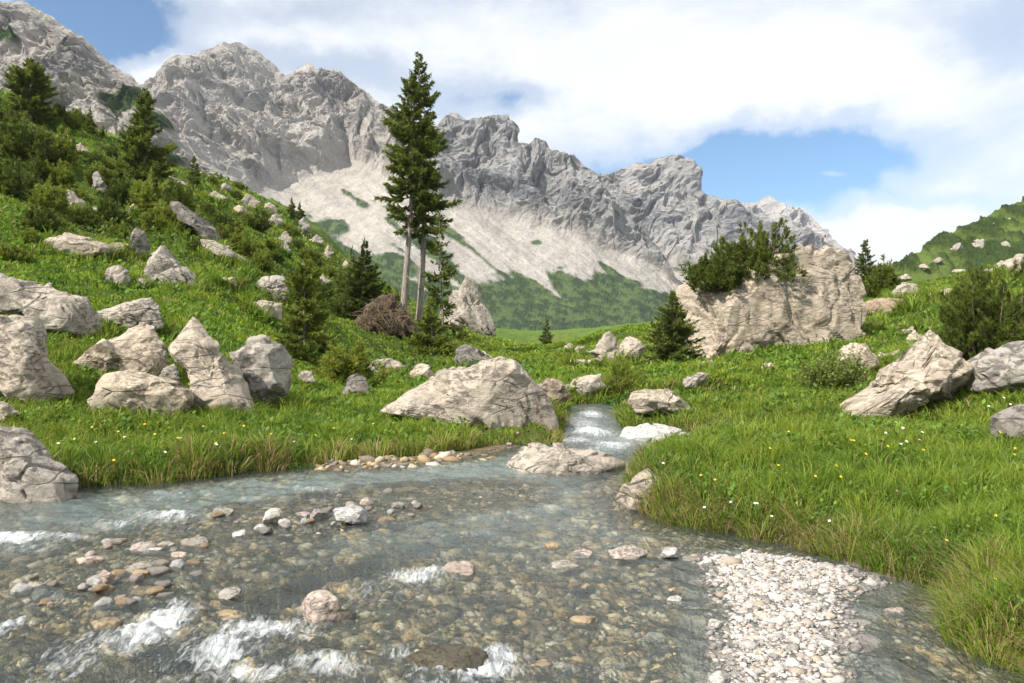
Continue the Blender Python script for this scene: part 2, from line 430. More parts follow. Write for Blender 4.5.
mx1 = t.n('ShaderNodeMixShader'); t.put(mx1.inputs[0], sp.outputs[1]); t.nt.links.new(tr.outputs[0], mx1.inputs[1]); t.nt.links.new(silt.outputs[0], mx1.inputs[2])
mx2 = t.n('ShaderNodeMixShader'); t.nt.links.new(fr.outputs[0], mx2.inputs[0]); t.nt.links.new(mx1.outputs[0], mx2.inputs[1]); t.nt.links.new(gl.outputs[0], mx2.inputs[2])
mq = t.n('ShaderNodeMapping'); t.put(mq.inputs['Vector'], tc); mq.inputs['Rotation'].default_value = (0, 0, math.radians(-32)); mq.inputs['Scale'].default_value = (2.4, .8, 1)
fo = t.n('ShaderNodeBsdfDiffuse'); t.put(fo.inputs['Color'], (.80, .83, .84))
fn = t.noise(mq.outputs[0], 11, 7, .78, 1.0)
fm = t.ramp(t.math('ADD', t.math('MULTIPLY', sp.outputs[0], 1.1), t.math('MULTIPLY', t.math('SUBTRACT', fn, .5), 2.6)), [(.35, 0.), (.7, .30), (1.25, .64)])
fm = t.math('MULTIPLY', fm, t.ramp(sp.outputs[0], [(.02, 0.), (.2, 1.)]))
mx3 = t.n('ShaderNodeMixShader'); t.put(mx3.inputs[0], fm); t.nt.links.new(mx2.outputs[0], mx3.inputs[1]); t.nt.links.new(fo.outputs[0], mx3.inputs[2])
t.nt.links.new(mx3.outputs[0], out.inputs['Surface'])
# ------------------------------------------------------------------ ground sheet
def grid_faces(nr, nc):
    i = np.arange(nr-1)[:, None]*nc; j = np.arange(nc-1)[None]
    return np.stack([i+j, i+j+1, i+nc+j+1, i+nc+j], -1).reshape(-1, 4)
def build_ground():
    ys = np.concatenate([np.arange(-5, 2.2, .25), np.exp(np.arange(math.log(2.2), math.log(20), .0055)), np.exp(np.arange(math.log(20), math.log(450), .0095))])
    us = np.linspace(-1.25, 1.25, 760)
    X = us[None]*np.maximum(ys, 4.)[:, None]; Y = np.repeat(ys[:, None], len(us), 1)
    x, y = X.ravel(), Y.ravel()
    z, sd = land(x, y, info=True)
    P = np.stack([x, y, z], 1)
    q = P*np.array([1, 1, 0])
    n1 = fbm(q*.35, 4, 101); n2 = fbm(q*1.7, 3, 105); n3 = fbm(q*.06, 3, 109)
    far = sstep(40, 140, y)
    g = np.array([.075, .115, .022])[None]*(1-far[:, None])+np.array([.115, .185, .034])[None]*far[:, None]
    g = g*(1+.25*n1+.2*n2)[:, None]
    dry = sstep(.25, .6, n3+.5*n1)[:, None]
    g = g*(1-.5*dry)+np.array([.15, .15, .045])*.5*dry
    soil = sstep(.28, .05, sd)[:, None]
    g = g*(1-soil)+np.array([.085, .06, .035])*(1+.4*n2)[:, None]*soil
    # the bed: brown and ochre cobble colours, pale where gravel lies dry
    f1, f2, cid = worley(q*np.array([9., 9., 1.]), 5)
    bed = np.array([.27, .215, .135])[None]*(.65+.7*cid)[:, None]
    pale = np.where(sdist(P[:, :2], BAR) < .15, 1., 0.)*np.where(y < 9, 1, 0)
    bed = bed*(1-pale[:, None])+np.array([.40, .37, .33])*(.7+.5*cid)[:, None]*pale[:, None]
    inb = sstep(.06, -.02, sd)[:, None]
    g = g*(1-inb)+bed*inb
    me = mesh_np('ground', P, grid_faces(len(ys), len(us)), np.clip(g, .005, .8), True)
    tag(link('ground', me, M['turf']), kind='structure')
build_ground()

# ------------------------------------------------------------------ water sheet
FOAM = [(155, 628, 34, 22, 1.), (135, 645, 22, 14, .7), (262, 632, 55, 14, .9), (225, 655, 40, 20, .8), (15, 540, 40, 5, .9), (70, 540, 30, 4, .7), (175, 518, 46, 6, .75), (120, 525, 30, 4, .5),
        (415, 578, 44, 8, .75), (470, 672, 60, 9, 1.), (500, 660, 25, 10, .8), (330, 668, 50, 9, .75), (250, 674, 60, 10, .7), (5, 630, 12, 18, .8), (592, 415, 14, 3, .8), (585, 424, 16, 3, .6), (590, 432, 26, 3, .9), (575, 441, 22, 3, .7),
        (610, 446, 22, 3, .9), (600, 420, 20, 12, .25), (455, 466, 28, 3, .4), (320, 490, 40, 4, .35), (170, 495, 40, 3, .3), (620, 505, 14, 3, .35), (640, 590, 20, 4, .25), (60, 600, 30, 6, .4), (400, 655, 30, 6, .5), (560, 672, 30, 6, .4), (350, 520, 30, 4, .3)]
def build_water():
    ys = np.concatenate([np.arange(-4, 2.4, .2), np.exp(np.arange(math.log(2.4), math.log(17.2), .0042))])
    us = np.linspace(-.98, .75, 620)
    X = us[None]*np.maximum(ys, 3.)[:, None]; Y = np.repeat(ys[:, None], len(us), 1)
    x, y = X.ravel(), Y.ravel()
    P = np.stack([x, y, np.zeros_like(x)], 1)
    sd = sdist(P[:, :2], RIVER)
    foam = np.zeros(len(x))
    lev = wlevel(y)
    for px, py, sx, sy, a in FOAM:
        d = HC*F/(py-CY) if py > 447 else None
        if d is None:
            dd = np.linspace(10, 17, 600); rows = CY-F*(wlevel(dd)-HC)/dd; d = dd[np.argmin(abs(rows-py))]
        cx_, rx = (px-CX)/F*d, sx/F*d
        ry = sy*d*d/(HC*F)
        # streaks lie across the current, so tilt each a little
        ux, uy = (x-cx_), (y-d)
        foam = np.maximum(foam, .92*a*np.exp(-(ux/rx)**2-((uy+.15*ux)/max(ry, .12))**2))
        tx, ty = ux+.5*max(ry, .25), uy+1.1*max(ry, .25)   # what drifts on downstream
        foam = np.maximum(foam, .42*a*np.exp(-(tx/(rx*1.25))**2-(ty/(max(ry, .2)*1.7))**2))
    # flow-aligned ripples
    ca, sa = math.cos(.5), math.sin(.5)
    al = x*sa+y*ca; ac = x*ca-y*sa
    Q = np.stack([ac*1., al*1.6, np.zeros_like(x)], 1)
    amp = sstep(.05, -.5, sd)
    wv = .030*fbm(Q*2.2, 3, 201)+.009*ridged(Q*5., 2, 207)+.004*fbm(Q*14, 2, 211)
    splash = foam*(.03*np.abs(fbm(P*9, 3, 221))+.022*fbm(P*25, 2, 231)+.015)
    z = lev+.004+wv*amp*(1+.9*foam)+splash
    # silt makes deep, distant water milky; shallow water is clear
    b, _ = land(x, y, info=True)
    depth = lev-b
    silt = .10+.46*sstep(.05, .36, depth)*sstep(4.5, 8., y)+.14*sstep(11, 13, y)
    P[:, 2] = z
    Fq = grid_faces(len(ys), len(us))
    keep = sd[Fq].min(1) < .12
    Fq = Fq[keep]
    used = np.unique(Fq); remap = -np.ones(len(P), int); remap[used] = np.arange(len(used))
    c = np.stack([foam, silt, np.zeros_like(foam)], 1)[used]
    me = mesh_np('stream_water', P[used], remap[Fq], c, True)
    tag(link('stream_water', me, M['water']), kind='structure')
build_water()

# ------------------------------------------------------------------ mountains: real relief, hundreds of metres away
def interp(px, cols): 
    a = np.array(cols, float); return [np.interp(px, a[:, 0], a[:, k]) for k in range(1, a.shape[1])]
def mountain(name, cols, d0, ks, seed, rows=(26, 56, 280), step=.8, big=34., tone=(.34, .31, .28), dark=(.20, .19, .185), grassy=0., veg=None, back=260., screecol=(.375, .345, .305), rough=1., tone2=None, dark2=None, split=None):
    """cols: column, ridge row, cliff-foot row, scree-foot row, foot row, foot distance; ks: slopes of meadow, scree, cliff"""
    px = np.arange(cols[0][0], cols[-1][0], step)
    ridge, cliff, scree, foot, dist = interp(px, cols)
    a3, a2, a1, a0 = [(CY-r)/F for r in (ridge, cliff, scree, foot)]
    zz0 = a0*dist; k1, k2, k3 = ks
    def nxt(a, d, z, k): 
        dd = (k*d-z)/np.maximum(k-a, .12); return np.maximum(dd, d*1.01), a*np.maximum(dd, d*1.01)
    D1, Z1 = nxt(a1, dist, zz0, k1); D2, Z2 = nxt(a2, D1, Z1, k2); D3, Z3 = nxt(a3, D2, Z2, k3)
    n0, n1, n2 = rows
    t = np.concatenate([np.linspace(-.06, 1, n0, endpoint=False), 1+np.linspace(0, 1, n1, endpoint=False), 2+np.linspace(0, 1, n2), 3+np.linspace(.06, 1, 16)])
    Ds = np.stack([dist, D1, D2, D3, D3+back]); Zs = np.stack([zz0, Z1, Z2, Z3, Z3-back*.9])
    k = np.clip(np.floor(t), 0, 3).astype(int); fr = t-k
    D = Ds[k]*(1-fr)[:, None]+Ds[k+1]*fr[:, None]; Z = Zs[k]*(1-fr)[:, None]+Zs[k+1]*fr[:, None]
    Xc = ((px-CX)/F)[None]*D
    P = np.stack([Xc.ravel(), D.ravel(), Z.ravel()], 1)
    T = np.repeat(t[:, None], len(px), 1).ravel()
    V = P*np.array([1, 1, .55])
    sc = D.mean()/800.
    L = 1./sc
    m = sstep(1.85, 2.25, T)
    o = seed*13
    warp = np.stack([fbm(V*.008*L, 3, o+60), fbm(V*.008*L, 3, o+61), fbm(V*.008*L, 3, o+62)], 1)*22*sc
    Vw = V+warp
    A = ridged(Vw*.0085*L, 3, o)*1.0
    B = ridged(Vw*.024*L, 4, o+5)
    # first the buttresses and gullies, then the broken rock on their own faces
    dA = (1.1*big*A+.62*big*B)*sc*m; e0 = 1-.75*sstep(2.8, 3., T)
    V2 = (P+np.stack([dA*0, -dA*.85*e0, dA*.22*e0], 1))*np.array([1, 1, .42])
    V2 = V2+np.stack([fbm(V2*.03*L, 2, o+63), fbm(V2*.03*L, 2, o+64), fbm(V2*.03*L, 2, o+65)], 1)*7*sc
    w1, w2, wc = worley(V2*.055*L*np.array([1, 1, 1.3]), o+3); x1, x2, xc = worley(V2*.14*L*np.array([1, 1, 1.4]), o+4)
    Cc = fbm(V2*.07*L, 4, o+11)
    disp = dA+(.16*big*Cc+big*(.26*(wc-.5)*sstep(0, .12, w2-w1)+.09*(xc-.5)*sstep(0, .12, x2-x1))*rough+.08*big*ridged(V2*.10*L, 4, o+15))*sc*m
    fall = np.stack([(P[:, 0]+.75*P[:, 1])*.06*L, (P[:, 1]-.5*P[:, 0])*.006*L, P[:, 2]*0], 1)
    gul = ridged(fall, 3, o+27)
    disp += (1-m)*sc*(2.5*fbm(V*.02*L, 4, o+21)+2.2*gul*sstep(.8, 1.2, T)+1.1*fbm(V*.12*L, 3, o+29))
    edge = 1-.75*sstep(2.8, 3., T)*1.
    P[:, 1] -= disp*.85*edge
    P[:, 0] += m*sc*big*.28*fbm(Vw*.03*L, 3, o+31)*edge
    P[:, 2] += disp*.22*edge+m*sc*(.13*big)*fbm(P*np.array([1, .4, .2])*.045*L, 4, o+41)*sstep(2.6, 3, T)
    Fq = grid_faces(len(t), len(px))
    # ground colour; the second tone pair also carries painted shade
    lay = np.sin((P[:, 2]+.35*P[:, 0])*.16*L+5*fbm(V*.02*L, 3, o+51))
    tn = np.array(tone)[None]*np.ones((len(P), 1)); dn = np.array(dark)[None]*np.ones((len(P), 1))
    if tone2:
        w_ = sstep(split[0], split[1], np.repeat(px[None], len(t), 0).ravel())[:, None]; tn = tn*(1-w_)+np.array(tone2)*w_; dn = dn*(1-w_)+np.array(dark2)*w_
    c = tn
    dk = sstep(-.1, .55, fbm(Vw*.014*L, 4, o+71)+.35*lay*.5+.35*Cc)[:, None]
    c = c*(1-dk)+dn*dk
    # normals for talus ledges and grass ledges
    nx = len(px); G = P.reshape(len(t), nx, 3)
    du = np.gradient(G, axis=1); dv = np.gradient(G, axis=0)
    N = np.cross(du.reshape(-1, 3), dv.reshape(-1, 3)); N /= np.linalg.norm(N, axis=1)[:, None]+1e-9
    flat = sstep(.72, .9, np.abs(N[:, 2]))
    sc_c = np.array(screecol)[None]*(1+.16*fbm(fall*.7, 3, o+81)+.10*fbm(V*.2*L, 3, o+84)+.05*gul+.10*fbm(V*.02*L, 3, o+86))[:, None]
    s = np.clip(1-m+flat*.75*m, 0, 1)[:, None]
    c = c*(1-s)+sc_c*s
    if grassy > 0:
        gl = (flat*m*sstep(.0, .4, fbm(V*.012*L, 3, o+91)+grassy-.5))[:, None]
        c = c*(1-gl)+np.array([.17, .175, .075])*gl
    # vegetation creeping up the foot of the scree
    gb = T+.45*fbm(V*.013*L, 5, o+95)+.85*fbm(fall*.5, 3, o+97)-.06
    gm = sstep(1.12, .98, gb)
    PX = np.repeat(px[None], len(t), 0).ravel()
    PY = (CY-F*(P[:, 2]-HC)/P[:, 1])
    if veg:
        for (vx, vy, sx, sy, amp) in veg:
            gm = np.maximum(gm, sstep(.45, .62, amp*np.exp(-((PX-vx)/sx)**2-((PY-vy)/sy)**2)+.30*fbm(V*.035*L, 4, o+99)))
    gm = gm[:, None]
    scrub = sstep(-.3, .12, fbm(V*.10*L, 4, o+103)+.35*fbm(V*.3*L, 2, o+107))[:, None]
    gcol = np.array([.085, .125, .04])*(1-scrub)+np.array([.038, .062, .024])*scrub
    c = c*(1-gm)+gcol*gm
    if True:
        P[:, 2] += (gm[:, 0]*scrub[:, 0]*1.3*sc*(.5+np.abs(fbm(V*.5*L, 2, o+111))))
    me = mesh_np(name, P, Fq, np.clip(c, .01, .8), False)
    o_ = link(name, me, M['mountain']); tag(o_, kind='structure')
    return o_
_MC = [(130, 110, 225, 235, 300), (150, 95, 222, 232, 300), (158, 74, 216, 228, 300), (175, 63, 212, 226, 300), (200, 55, 206, 226, 300), (224, 47, 200, 224, 302), (242, 46, 196, 222, 305), (262, 55, 190, 219, 308),
       (280, 72, 184, 216, 312), (288, 77, 181, 215, 312), (300, 71, 177, 217, 314), (313, 68, 174, 222, 316), (325, 76, 170, 227, 318), (336, 71, 164, 232, 320), (350, 80, 157, 238, 322), (366, 92, 167, 248, 325), (385, 106, 178, 258, 328), (410, 122, 190, 264, 330), (428, 134, 198, 269, 332),
       (440, 124, 203, 271, 333), (450, 115, 204, 272, 334), (458, 117, 205, 274, 334), (466, 124, 207, 276, 334), (480, 120, 211, 280, 334), (492, 117, 215, 283, 335), (508, 119, 217, 287, 335), (513, 128, 218, 288, 335), (516, 146, 219, 289, 335), (534, 149, 223, 293, 335), (546, 146, 227, 296, 335), (551, 156, 229, 297, 335), (574, 158, 234, 301, 336),
       (582, 166, 238, 302, 336), (592, 174, 242, 300, 336), (604, 181, 248, 293, 336), (622, 200, 254, 291, 336), (640, 228, 260, 291, 336), (656, 254, 268, 294, 336), (672, 276, 282, 300, 336), (692, 296, 300, 310, 336)]
_MC = [q+(600+(max(q[0], 400)-400)*.38+(max(q[0], 650)-650)*1.2,) for q in _MC]
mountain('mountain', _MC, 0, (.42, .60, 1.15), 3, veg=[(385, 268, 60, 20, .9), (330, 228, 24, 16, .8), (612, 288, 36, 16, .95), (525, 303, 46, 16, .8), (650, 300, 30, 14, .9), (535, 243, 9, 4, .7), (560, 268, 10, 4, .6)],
         tone=(.37, .34, .305), dark=(.23, .215, .20), tone2=(.255, .25, .245), dark2=(.14, .142, .15), split=(425, 450))  # right massif: greyer limestone, with some of its shade put into the colour
mountain('mountain.002', [(575, 190, 255, 270, 322, 1000), (600, 178, 256, 275, 322, 1000), (612, 174, 258, 280, 322, 1000), (624, 169, 260, 283, 322, 1000), (645, 163, 264, 286, 322, 1000), (660, 159, 268, 288, 322, 1000), (673, 158, 270, 290, 322, 1000), (685, 165, 272, 291, 322, 1000), (693, 181, 274, 292, 323, 1000), (700, 196, 276, 294, 323, 1000), (714, 200, 279, 296, 323, 1000), (736, 203, 284, 300, 324, 1000),
                      (752, 212, 288, 302, 325, 1000), (780, 226, 294, 306, 326, 1000), (805, 238, 300, 310, 327, 1000), (832, 253, 305, 314, 328, 1000), (860, 268, 310, 317, 329, 1000)],
         0, (.4, .60, 1.15), 11, rows=(20, 30, 200), veg=[(650, 297, 40, 10, .9)], tone=(.28, .27, .26), dark=(.14, .142, .155))
mountain('mountain.003', [(715, 212, 290, 300, 322, 1700), (738, 205, 290, 300, 322, 1700), (752, 203, 290, 300, 322, 1700), (768, 199, 290, 300, 322, 1700), (773, 205, 290, 300, 322, 1700), (785, 208, 292, 302, 322, 1700), (802, 212, 294, 304, 322, 1700), (815, 222, 296, 306, 322, 1700), (828, 238, 300, 308, 322, 1700), (838, 252, 303, 310, 322, 1700), (860, 275, 308, 314, 324, 1700)],
         0, (.4, .6, 1.1), 17, rows=(12, 16, 130), tone=(.40, .37, .35), dark=(.28, .27, .27))
mountain('mountain.004', [(-420, -150, 150, 190, 260, 230), (-200, -90, 160, 190, 260, 230), (-60, -30, 172, 195, 255, 230), (0, -2, 180, 200, 250, 230), (28, 4, 180, 200, 250, 232), (58, 20, 182, 200, 248, 234), (88, 40, 184, 202, 246, 236), (108, 61, 186, 204, 246, 238), (138, 80, 190, 206, 245, 240), (150, 96, 194, 208, 245, 241), (170, 118, 200, 212, 245, 242), (186, 142, 206, 216, 246, 243), (205, 160, 212, 220, 248, 244), (235, 178, 218, 226, 250, 246), (275, 205, 228, 236, 255, 248)],
         0, (.5, .7, 1.05), 23, rows=(16, 20, 240), back=120., veg=[(142, 100, 26, 17, 1.0), (20, 35, 22, 26, .55), (165, 122, 22, 12, .8), (185, 160, 26, 18, .6)], grassy=.25, tone=(.36, .33, .30), dark=(.19, .18, .175))
# the green hill on the right
def build_hill():
    px = np.arange(820, 1420, .8)
    sky = np.interp(px, [820, 870, 885, 920, 945, 960, 1000, 1024, 1100, 1250, 1420], [312, 279, 269, 247, 231, 226, 208, 198, 165, 120, 80])
    d0 = 150.; z0 = (CY-306)/F*d0; a = (CY-sky)/F; k = .58
    d1 = (k*d0-z0)/(k-a)
    t = np.concatenate([np.linspace(-.35, 1, 200), 1+np.linspace(.05, 1, 16)])
    D = np.where(t[:, None] < 1, d0+(d1-d0)[None]*t[:, None], d1[None]+70*(t[:, None]-1))
    Z = np.where(t[:, None] < 1, z0+(a*d1-z0)[None]*t[:, None], (a*d1)[None]-30*(t[:, None]-1))
    X = ((px-CX)/F)[None]*D
    P = np.stack([X.ravel(), D.ravel(), Z.ravel()], 1)
    s = fbm(P*.09, 4, 301); s2 = fbm(P*.35, 3, 305)
    scrub = sstep(-.25, .1, s+.45*s2)[:, None]
    P[:, 2] += 1.8*fbm(P*.03, 4, 311)+1.0*ridged(P*.1, 3, 315)+scrub[:, 0]*(.8+.9*np.abs(fbm(P*.8, 2, 317)))
    c = np.array([.12, .165, .04])*(1-scrub)+np.array([.05, .078, .024])*scrub
    me = mesh_np('hillside', P, grid_faces(len(t), len(px)), np.clip(c*(1+.2*s2)[:, None], .01, .6), False)
    tag(link('hillside', me, M['mountain']), kind='structure')
build_hill()
def hill_at(px, py):
    sky = np.interp(px, [820, 870, 885, 920, 945, 960, 1000, 1024, 1100], [312, 279, 269, 247, 231, 226, 208, 198, 165])
    d0 = 150.; z0 = (CY-306)/F*d0; a = (CY-sky)/F; d1 = (.58*d0-z0)/(.58-a); b = (CY-py)/F
    tt = (b*d0-z0)/((a*d1-z0)-b*(d1-d0)); return d0+(d1-d0)*min(max(tt, 0), 1)
# ------------------------------------------------------------------ rocks
_ICO = {}
def ico(n):
    if n not in _ICO:
        bm = bmesh.new(); bmesh.ops.create_icosphere(bm, subdivisions=n, radius=1.)
        bm.verts.ensure_lookup_table()
        V = np.array([v.co[:] for v in bm.verts]); Fq = np.array([[v.index for v in f.verts] for f in bm.faces]); bm.free()
        _ICO[n] = (V/np.linalg.norm(V, axis=1)[:, None], Fq)
    return _ICO[n]
def radial(poly, n=720):
    """distance from the origin to a star-shaped outline for n directions"""
    th = np.arange(n)*2*np.pi/n; R = np.zeros(n)
    dx, dy = np.cos(th), np.sin(th)
    for a, b in zip(poly, np.roll(poly, -1, 0)):
        e = b-a; den = dx*e[1]-dy*e[0]
        with np.errstate(divide='ignore', invalid='ignore'):
            tt = (a[0]*e[1]-a[1]*e[0])/den; ss = (a[0]*dy-a[1]*dx)/den
        ok = (tt > 0) & (ss >= -1e-6) & (ss <= 1+1e-6); R = np.where(ok, np.maximum(R, tt), R)
    R[R == 0] = R[R > 0].mean()
    k = np.array([1, 3, 5, 3, 1.]); k /= k.sum()
    return np.convolve(np.concatenate([R[-2:], R, R[:2]]), k, 'valid')
def rock_mesh(name, w, dep, h, seed, outline=None, sub=5, rough=1., block=.72, cuts=9, strata=.0, sdir=(.3, 0, 1.)):
    """a weathered boulder: rounded block, cut by random planes, then broken up at several scales.
    outline: silhouette (x, z) in metres seen from the front"""
    r = np.random.RandomState(seed)
    d, Fq = ico(sub)
    p = np.sign(d)*np.abs(d)**block
    p /= np.abs(p).max(0)
    if outline is None: p *= (1+.16*pn(d*1.2+seed*3.1, 1))[:, None]
    for k in range(cuts+4):
        m = r.normal(size=3); m[2] *= .8
        if outline is not None: m[1] = -abs(m[1])*1.6-.3 if k % 3 else abs(m[1])+.3
        m /= np.linalg.norm(m)
        off = (p@m).max()*r.uniform(.58, .86)
        p -= m[None]*np.maximum(p@m-off, 0)[:, None]*.97
    if outline is not None:
        o = np.asarray(outline, float); c = np.array([(o[:, 0].min()+o[:, 0].max())/2, o[:, 1].min()*.55+o[:, 1].max()*.45])
        R = radial(o-c)
        rho = np.hypot(p[:, 0], p[:, 2]); th = np.arctan2(p[:, 2], p[:, 0]) % (2*np.pi)
        # own silhouette of the cut block, so that the outline is met
        b = (th/(2*np.pi)*180).astype(int) % 180; mx = np.zeros(180); np.maximum.at(mx, b, rho); mx = np.maximum(mx, .3)
        mx = np.convolve(np.concatenate([mx[-3:], mx, mx[:3]]), np.ones(7)/7, 'valid')
        s = R[(th/(2*np.pi)*720).astype(int) % 720]/np.interp(th, np.arange(181)*2*np.pi/180, np.concatenate([mx, mx[:1]]))
        q = np.stack([np.cos(th)*rho*s+c[0], p[:, 1]*dep/2, np.sin(th)*rho*s+c[1]], 1)
        w = o[:, 0].max()-o[:, 0].min(); h = o[:, 1].max()-o[:, 1].min()
    else:
        q = p*np.array([w/2, dep/2, h/2])
    L = (w*h*max(dep, .5*w))**(1/3.)
    n = p/(np.linalg.norm(p, axis=1)[:, None]+1e-9)
    Q = q/L+seed*1.37
    a = .034*fbm(Q*1.7, 3, 400)+.02*ridged(Q*2.6, 3, 410)-.01
    A_ = r.normal(size=(3, 3)); Rt = np.linalg.qr(A_)[0]
    Qr = (Q+.10*np.stack([pn(Q*4, 3), pn(Q*4, 4), pn(Q*4, 5)], 1))@Rt
    zn = sstep(-.15, .35, fbm(Q*1.3, 2, 460))
    f1, f2, cid = worley(Qr*np.array([1.7, 1.7, 3.0]), 3)
    a += .10*(cid-.5)*sstep(.0, .05, f2-f1)-.02*sstep(.06, 0., f2-f1)
    f1, f2, cid = worley(Qr*np.array([4., 4., 7.])+7.7, 4)
    a += zn*(.040*(cid-.5)*sstep(.0, .06, f2-f1)-.014*sstep(.07, 0., f2-f1))
    a += (.35+.65*zn)*(.010*fbm(Q*9., 3, 420)+.008*ridged(Q*18., 2, 430)-.022*sstep(.28, .6, fbm(Q*7, 3, 450)))
    if strata:
        sd_ = np.array(sdir, float); sd_ /= np.linalg.norm(sd_)
        g = (Q@sd_)*9+1.2*fbm(Q*2, 3, 440)
        a += strata*(.05*(np.abs(g-np.floor(g)-.5)*2-.5)+.03*np.sign(np.sin(g*2.3)))
    q = q+n*(a*L*rough)[:, None]
    return q, Fq
def px_outline(pts, d, base):
    """silhouette in pixels -> metres about the base point"""
    return np.array([((x-CX)/F*d-base[0], HC-(y-CY)/F*d-base[2]) for x, y in pts])
RK = [0]; ROCKS = []
def boulder(label, pts, d=None, mat='rock', depth=None, sub=6, sink=.18, cat='boulder', name='boulder', group=None, rough=1., strata=0., sdir=(.3, 0, 1), cuts=9, block=.72, anchor=True):
    """a boulder with the given silhouette"""
    RK[0] += 1; seed = 700+RK[0]*7
    a = np.array(pts, float); bx = (a[:, 0].min()+a[:, 0].max())/2; by = a[:, 1].max()
    if d is None: d = ground(bx, by+2)[1]
    elif anchor:
        dd = np.linspace(d*.72, d*1.3, 160); row = CY-F*(land((bx-CX)/F*dd, dd)+.09-HC)/dd
        e = np.abs(row-by)+np.abs(dd-d)/d*4; d = dd[np.argmin(e)]
    g = np.array([(bx-CX)/F*d, d, 0.]); W = np.ptp(a[:, 0])/F*d
    dep = depth or W*.8
    g[1] = d+dep*.30
    low = HC-(by-CY)/F*d
    g[2] = low
    dm = d+dep*.22; g[0] = (bx-CX)/F*dm
    o = np.array([((x-CX)/F*dm-g[0], HC-(y-CY)/F*dm-low) for x, y in pts])
    H = np.ptp(o[:, 1])
    # carry the lower outline into the soil
    o[:, 1] = np.where(o[:, 1] < .25*H, o[:, 1]-sink*max(H, .3), o[:, 1])
    q, Fq = rock_mesh(name, W, dep, H, seed, o, sub, rough, block, cuts, strata, sdir)
    me = mesh_np(name, q, Fq, None, True)
    me.shade_smooth() if hasattr(me, 'shade_smooth') else None
    ob = link(name, me, M[mat], g)
    if d < 60 and anchor: ROCKS.append((g[0], d+dep*.22, W, dep))
    return tag(ob, label, cat, group)
B = boulder
# left foreground
B('big tan boulder cut off by the left frame edge', [(-70, 330), (-30, 318), (0, 318), (20, 317), (35, 324), (47, 344), (55, 368), (67, 384), (62, 398), (0, 400), (-70, 400)], 12.0, depth=1.3)
B('low dark rock lying in the stream at the lower left bank', [(-70, 470), (-60, 425), (-10, 428), (12, 436), (40, 460), (66, 478), (78, 491), (66, 502), (20, 513), (-70, 513)], 7.3, anchor=False, depth=.9, mat='rock', rough=1.25)
B('small rounded boulder above the flat pale slab', [(78, 362), (95, 352), (122, 331), (138, 322), (150, 327), (158, 341), (165, 354), (158, 368), (138, 376), (100, 378)], 13.6, depth=1.1)
B('flat pale slab lying at the top edge of the left bank meadow', [(97, 402), (102, 386), (110, 375), (126, 372), (160, 381), (186, 390), (190, 400), (180, 411), (140, 414), (100, 411)], 12.1, depth=1.0, rough=.7)
B('tall pointed boulder leaning right beside the flat pale slab', [(163, 347), (178, 325), (188, 314), (197, 322), (213, 345), (234, 368), (256, 398), (247, 410), (216, 410), (200, 392), (183, 370), (168, 356)], 13.2, depth=1.0, rough=1.1)
B('grey pitted boulder with a dark overhang left of the young spruce', [(230, 352), (247, 341), (266, 336), (280, 343), (291, 362), (286, 385), (272, 402), (248, 398), (236, 378)], 14.6, depth=1.1, mat='rock_grey', rough=1.3)
B('tiny wedge rock between the pale slab and the pointed boulder', [(158, 380), (163, 368), (172, 364), (178, 372), (180, 384), (165, 388)], 13.0, sub=5)
B('long rock band along the left frame edge', [(-40, 300), (-20, 276), (4, 276), (30, 281), (58, 290), (84, 296), (97, 316), (96, 331), (60, 325), (20, 313), (-40, 312)], 16.6, depth=1.0, mat='rock_grey', rough=1.2)
B('low rock ledge under a turf lip right of the long band', [(95, 312), (118, 305), (146, 297), (158, 306), (167, 322), (152, 329), (105, 326)], 16.8, depth=.8, mat='rock_grey', rough=1.2)
B('small grey stone at the left frame edge above the stream', [(-14, 402), (0, 401), (8, 405), (14, 412), (8, 419), (-14, 420)], 10.6, sub=5)
# left slope
B('tan rock hump in the grass below the dwarf pines', [(46, 246), (64, 233), (80, 237), (100, 243), (110, 250), (96, 257), (60, 254)], None, depth=1.6, sub=5)
B('white slab wedged under the dwarf pine bushes', [(99, 246), (110, 243), (130, 244), (132, 251), (104, 254)], None, sub=5)
B('dark upright rock spike beside the white slab', [(128, 252), (130, 238), (136, 226), (144, 232), (147, 248), (142, 256)], None, mat='rock_dark', sub=5)
B('bright angular rock among the bushes high on the left slope', [(64, 196), (70, 191), (82, 202), (88, 212), (76, 216), (68, 206)], None, sub=5)
B('small pale stone right of the bright angular rock', [(90, 218), (93, 208), (98, 208), (99, 217), (95, 220)], None, sub=4)
B('leaning grey rock below the bushes of the upper left slope', [(92, 176), (98, 172), (106, 184), (106, 194), (98, 192)], None, mat='rock_grey', sub=5)
B('rounded grey boulder on the upper left slope', [(101, 281), (108, 268), (120, 265), (130, 272), (128, 284), (112, 287)], None, mat='rock_grey', sub=5)
B('flat little rock touching the rounded grey boulder', [(128, 284), (134, 276), (148, 280), (150, 287), (138, 290)], None, mat='rock_grey', sub=5)
B('stepped tan rock pile below the sunny grass patch', [(138, 282), (148, 272), (152, 256), (160, 246), (170, 258), (186, 266), (198, 280), (186, 286), (160, 284)], None, mat='rock', rough=1.5)
B('long sloping slab above the sunny grass patch', [(203, 240), (215, 241), (232, 250), (243, 258), (240, 263), (222, 257), (205, 248)], None, sub=5)
B('small grey rock in the lush grass left of the rock steps', [(217, 282), (222, 277), (234, 278), (236, 286), (224, 288)], None, sub=5)
B('upper rock step under a grassy rim above the young spruce', [(246, 287), (252, 279), (282, 277), (288, 288), (284, 300), (256, 300)], None, mat='rock_grey', rough=1.4)
B('lower pale rock step behind the young spruce', [(247, 304), (254, 300), (280, 303), (282, 317), (266, 318)], None, rough=1.3, sub=5)
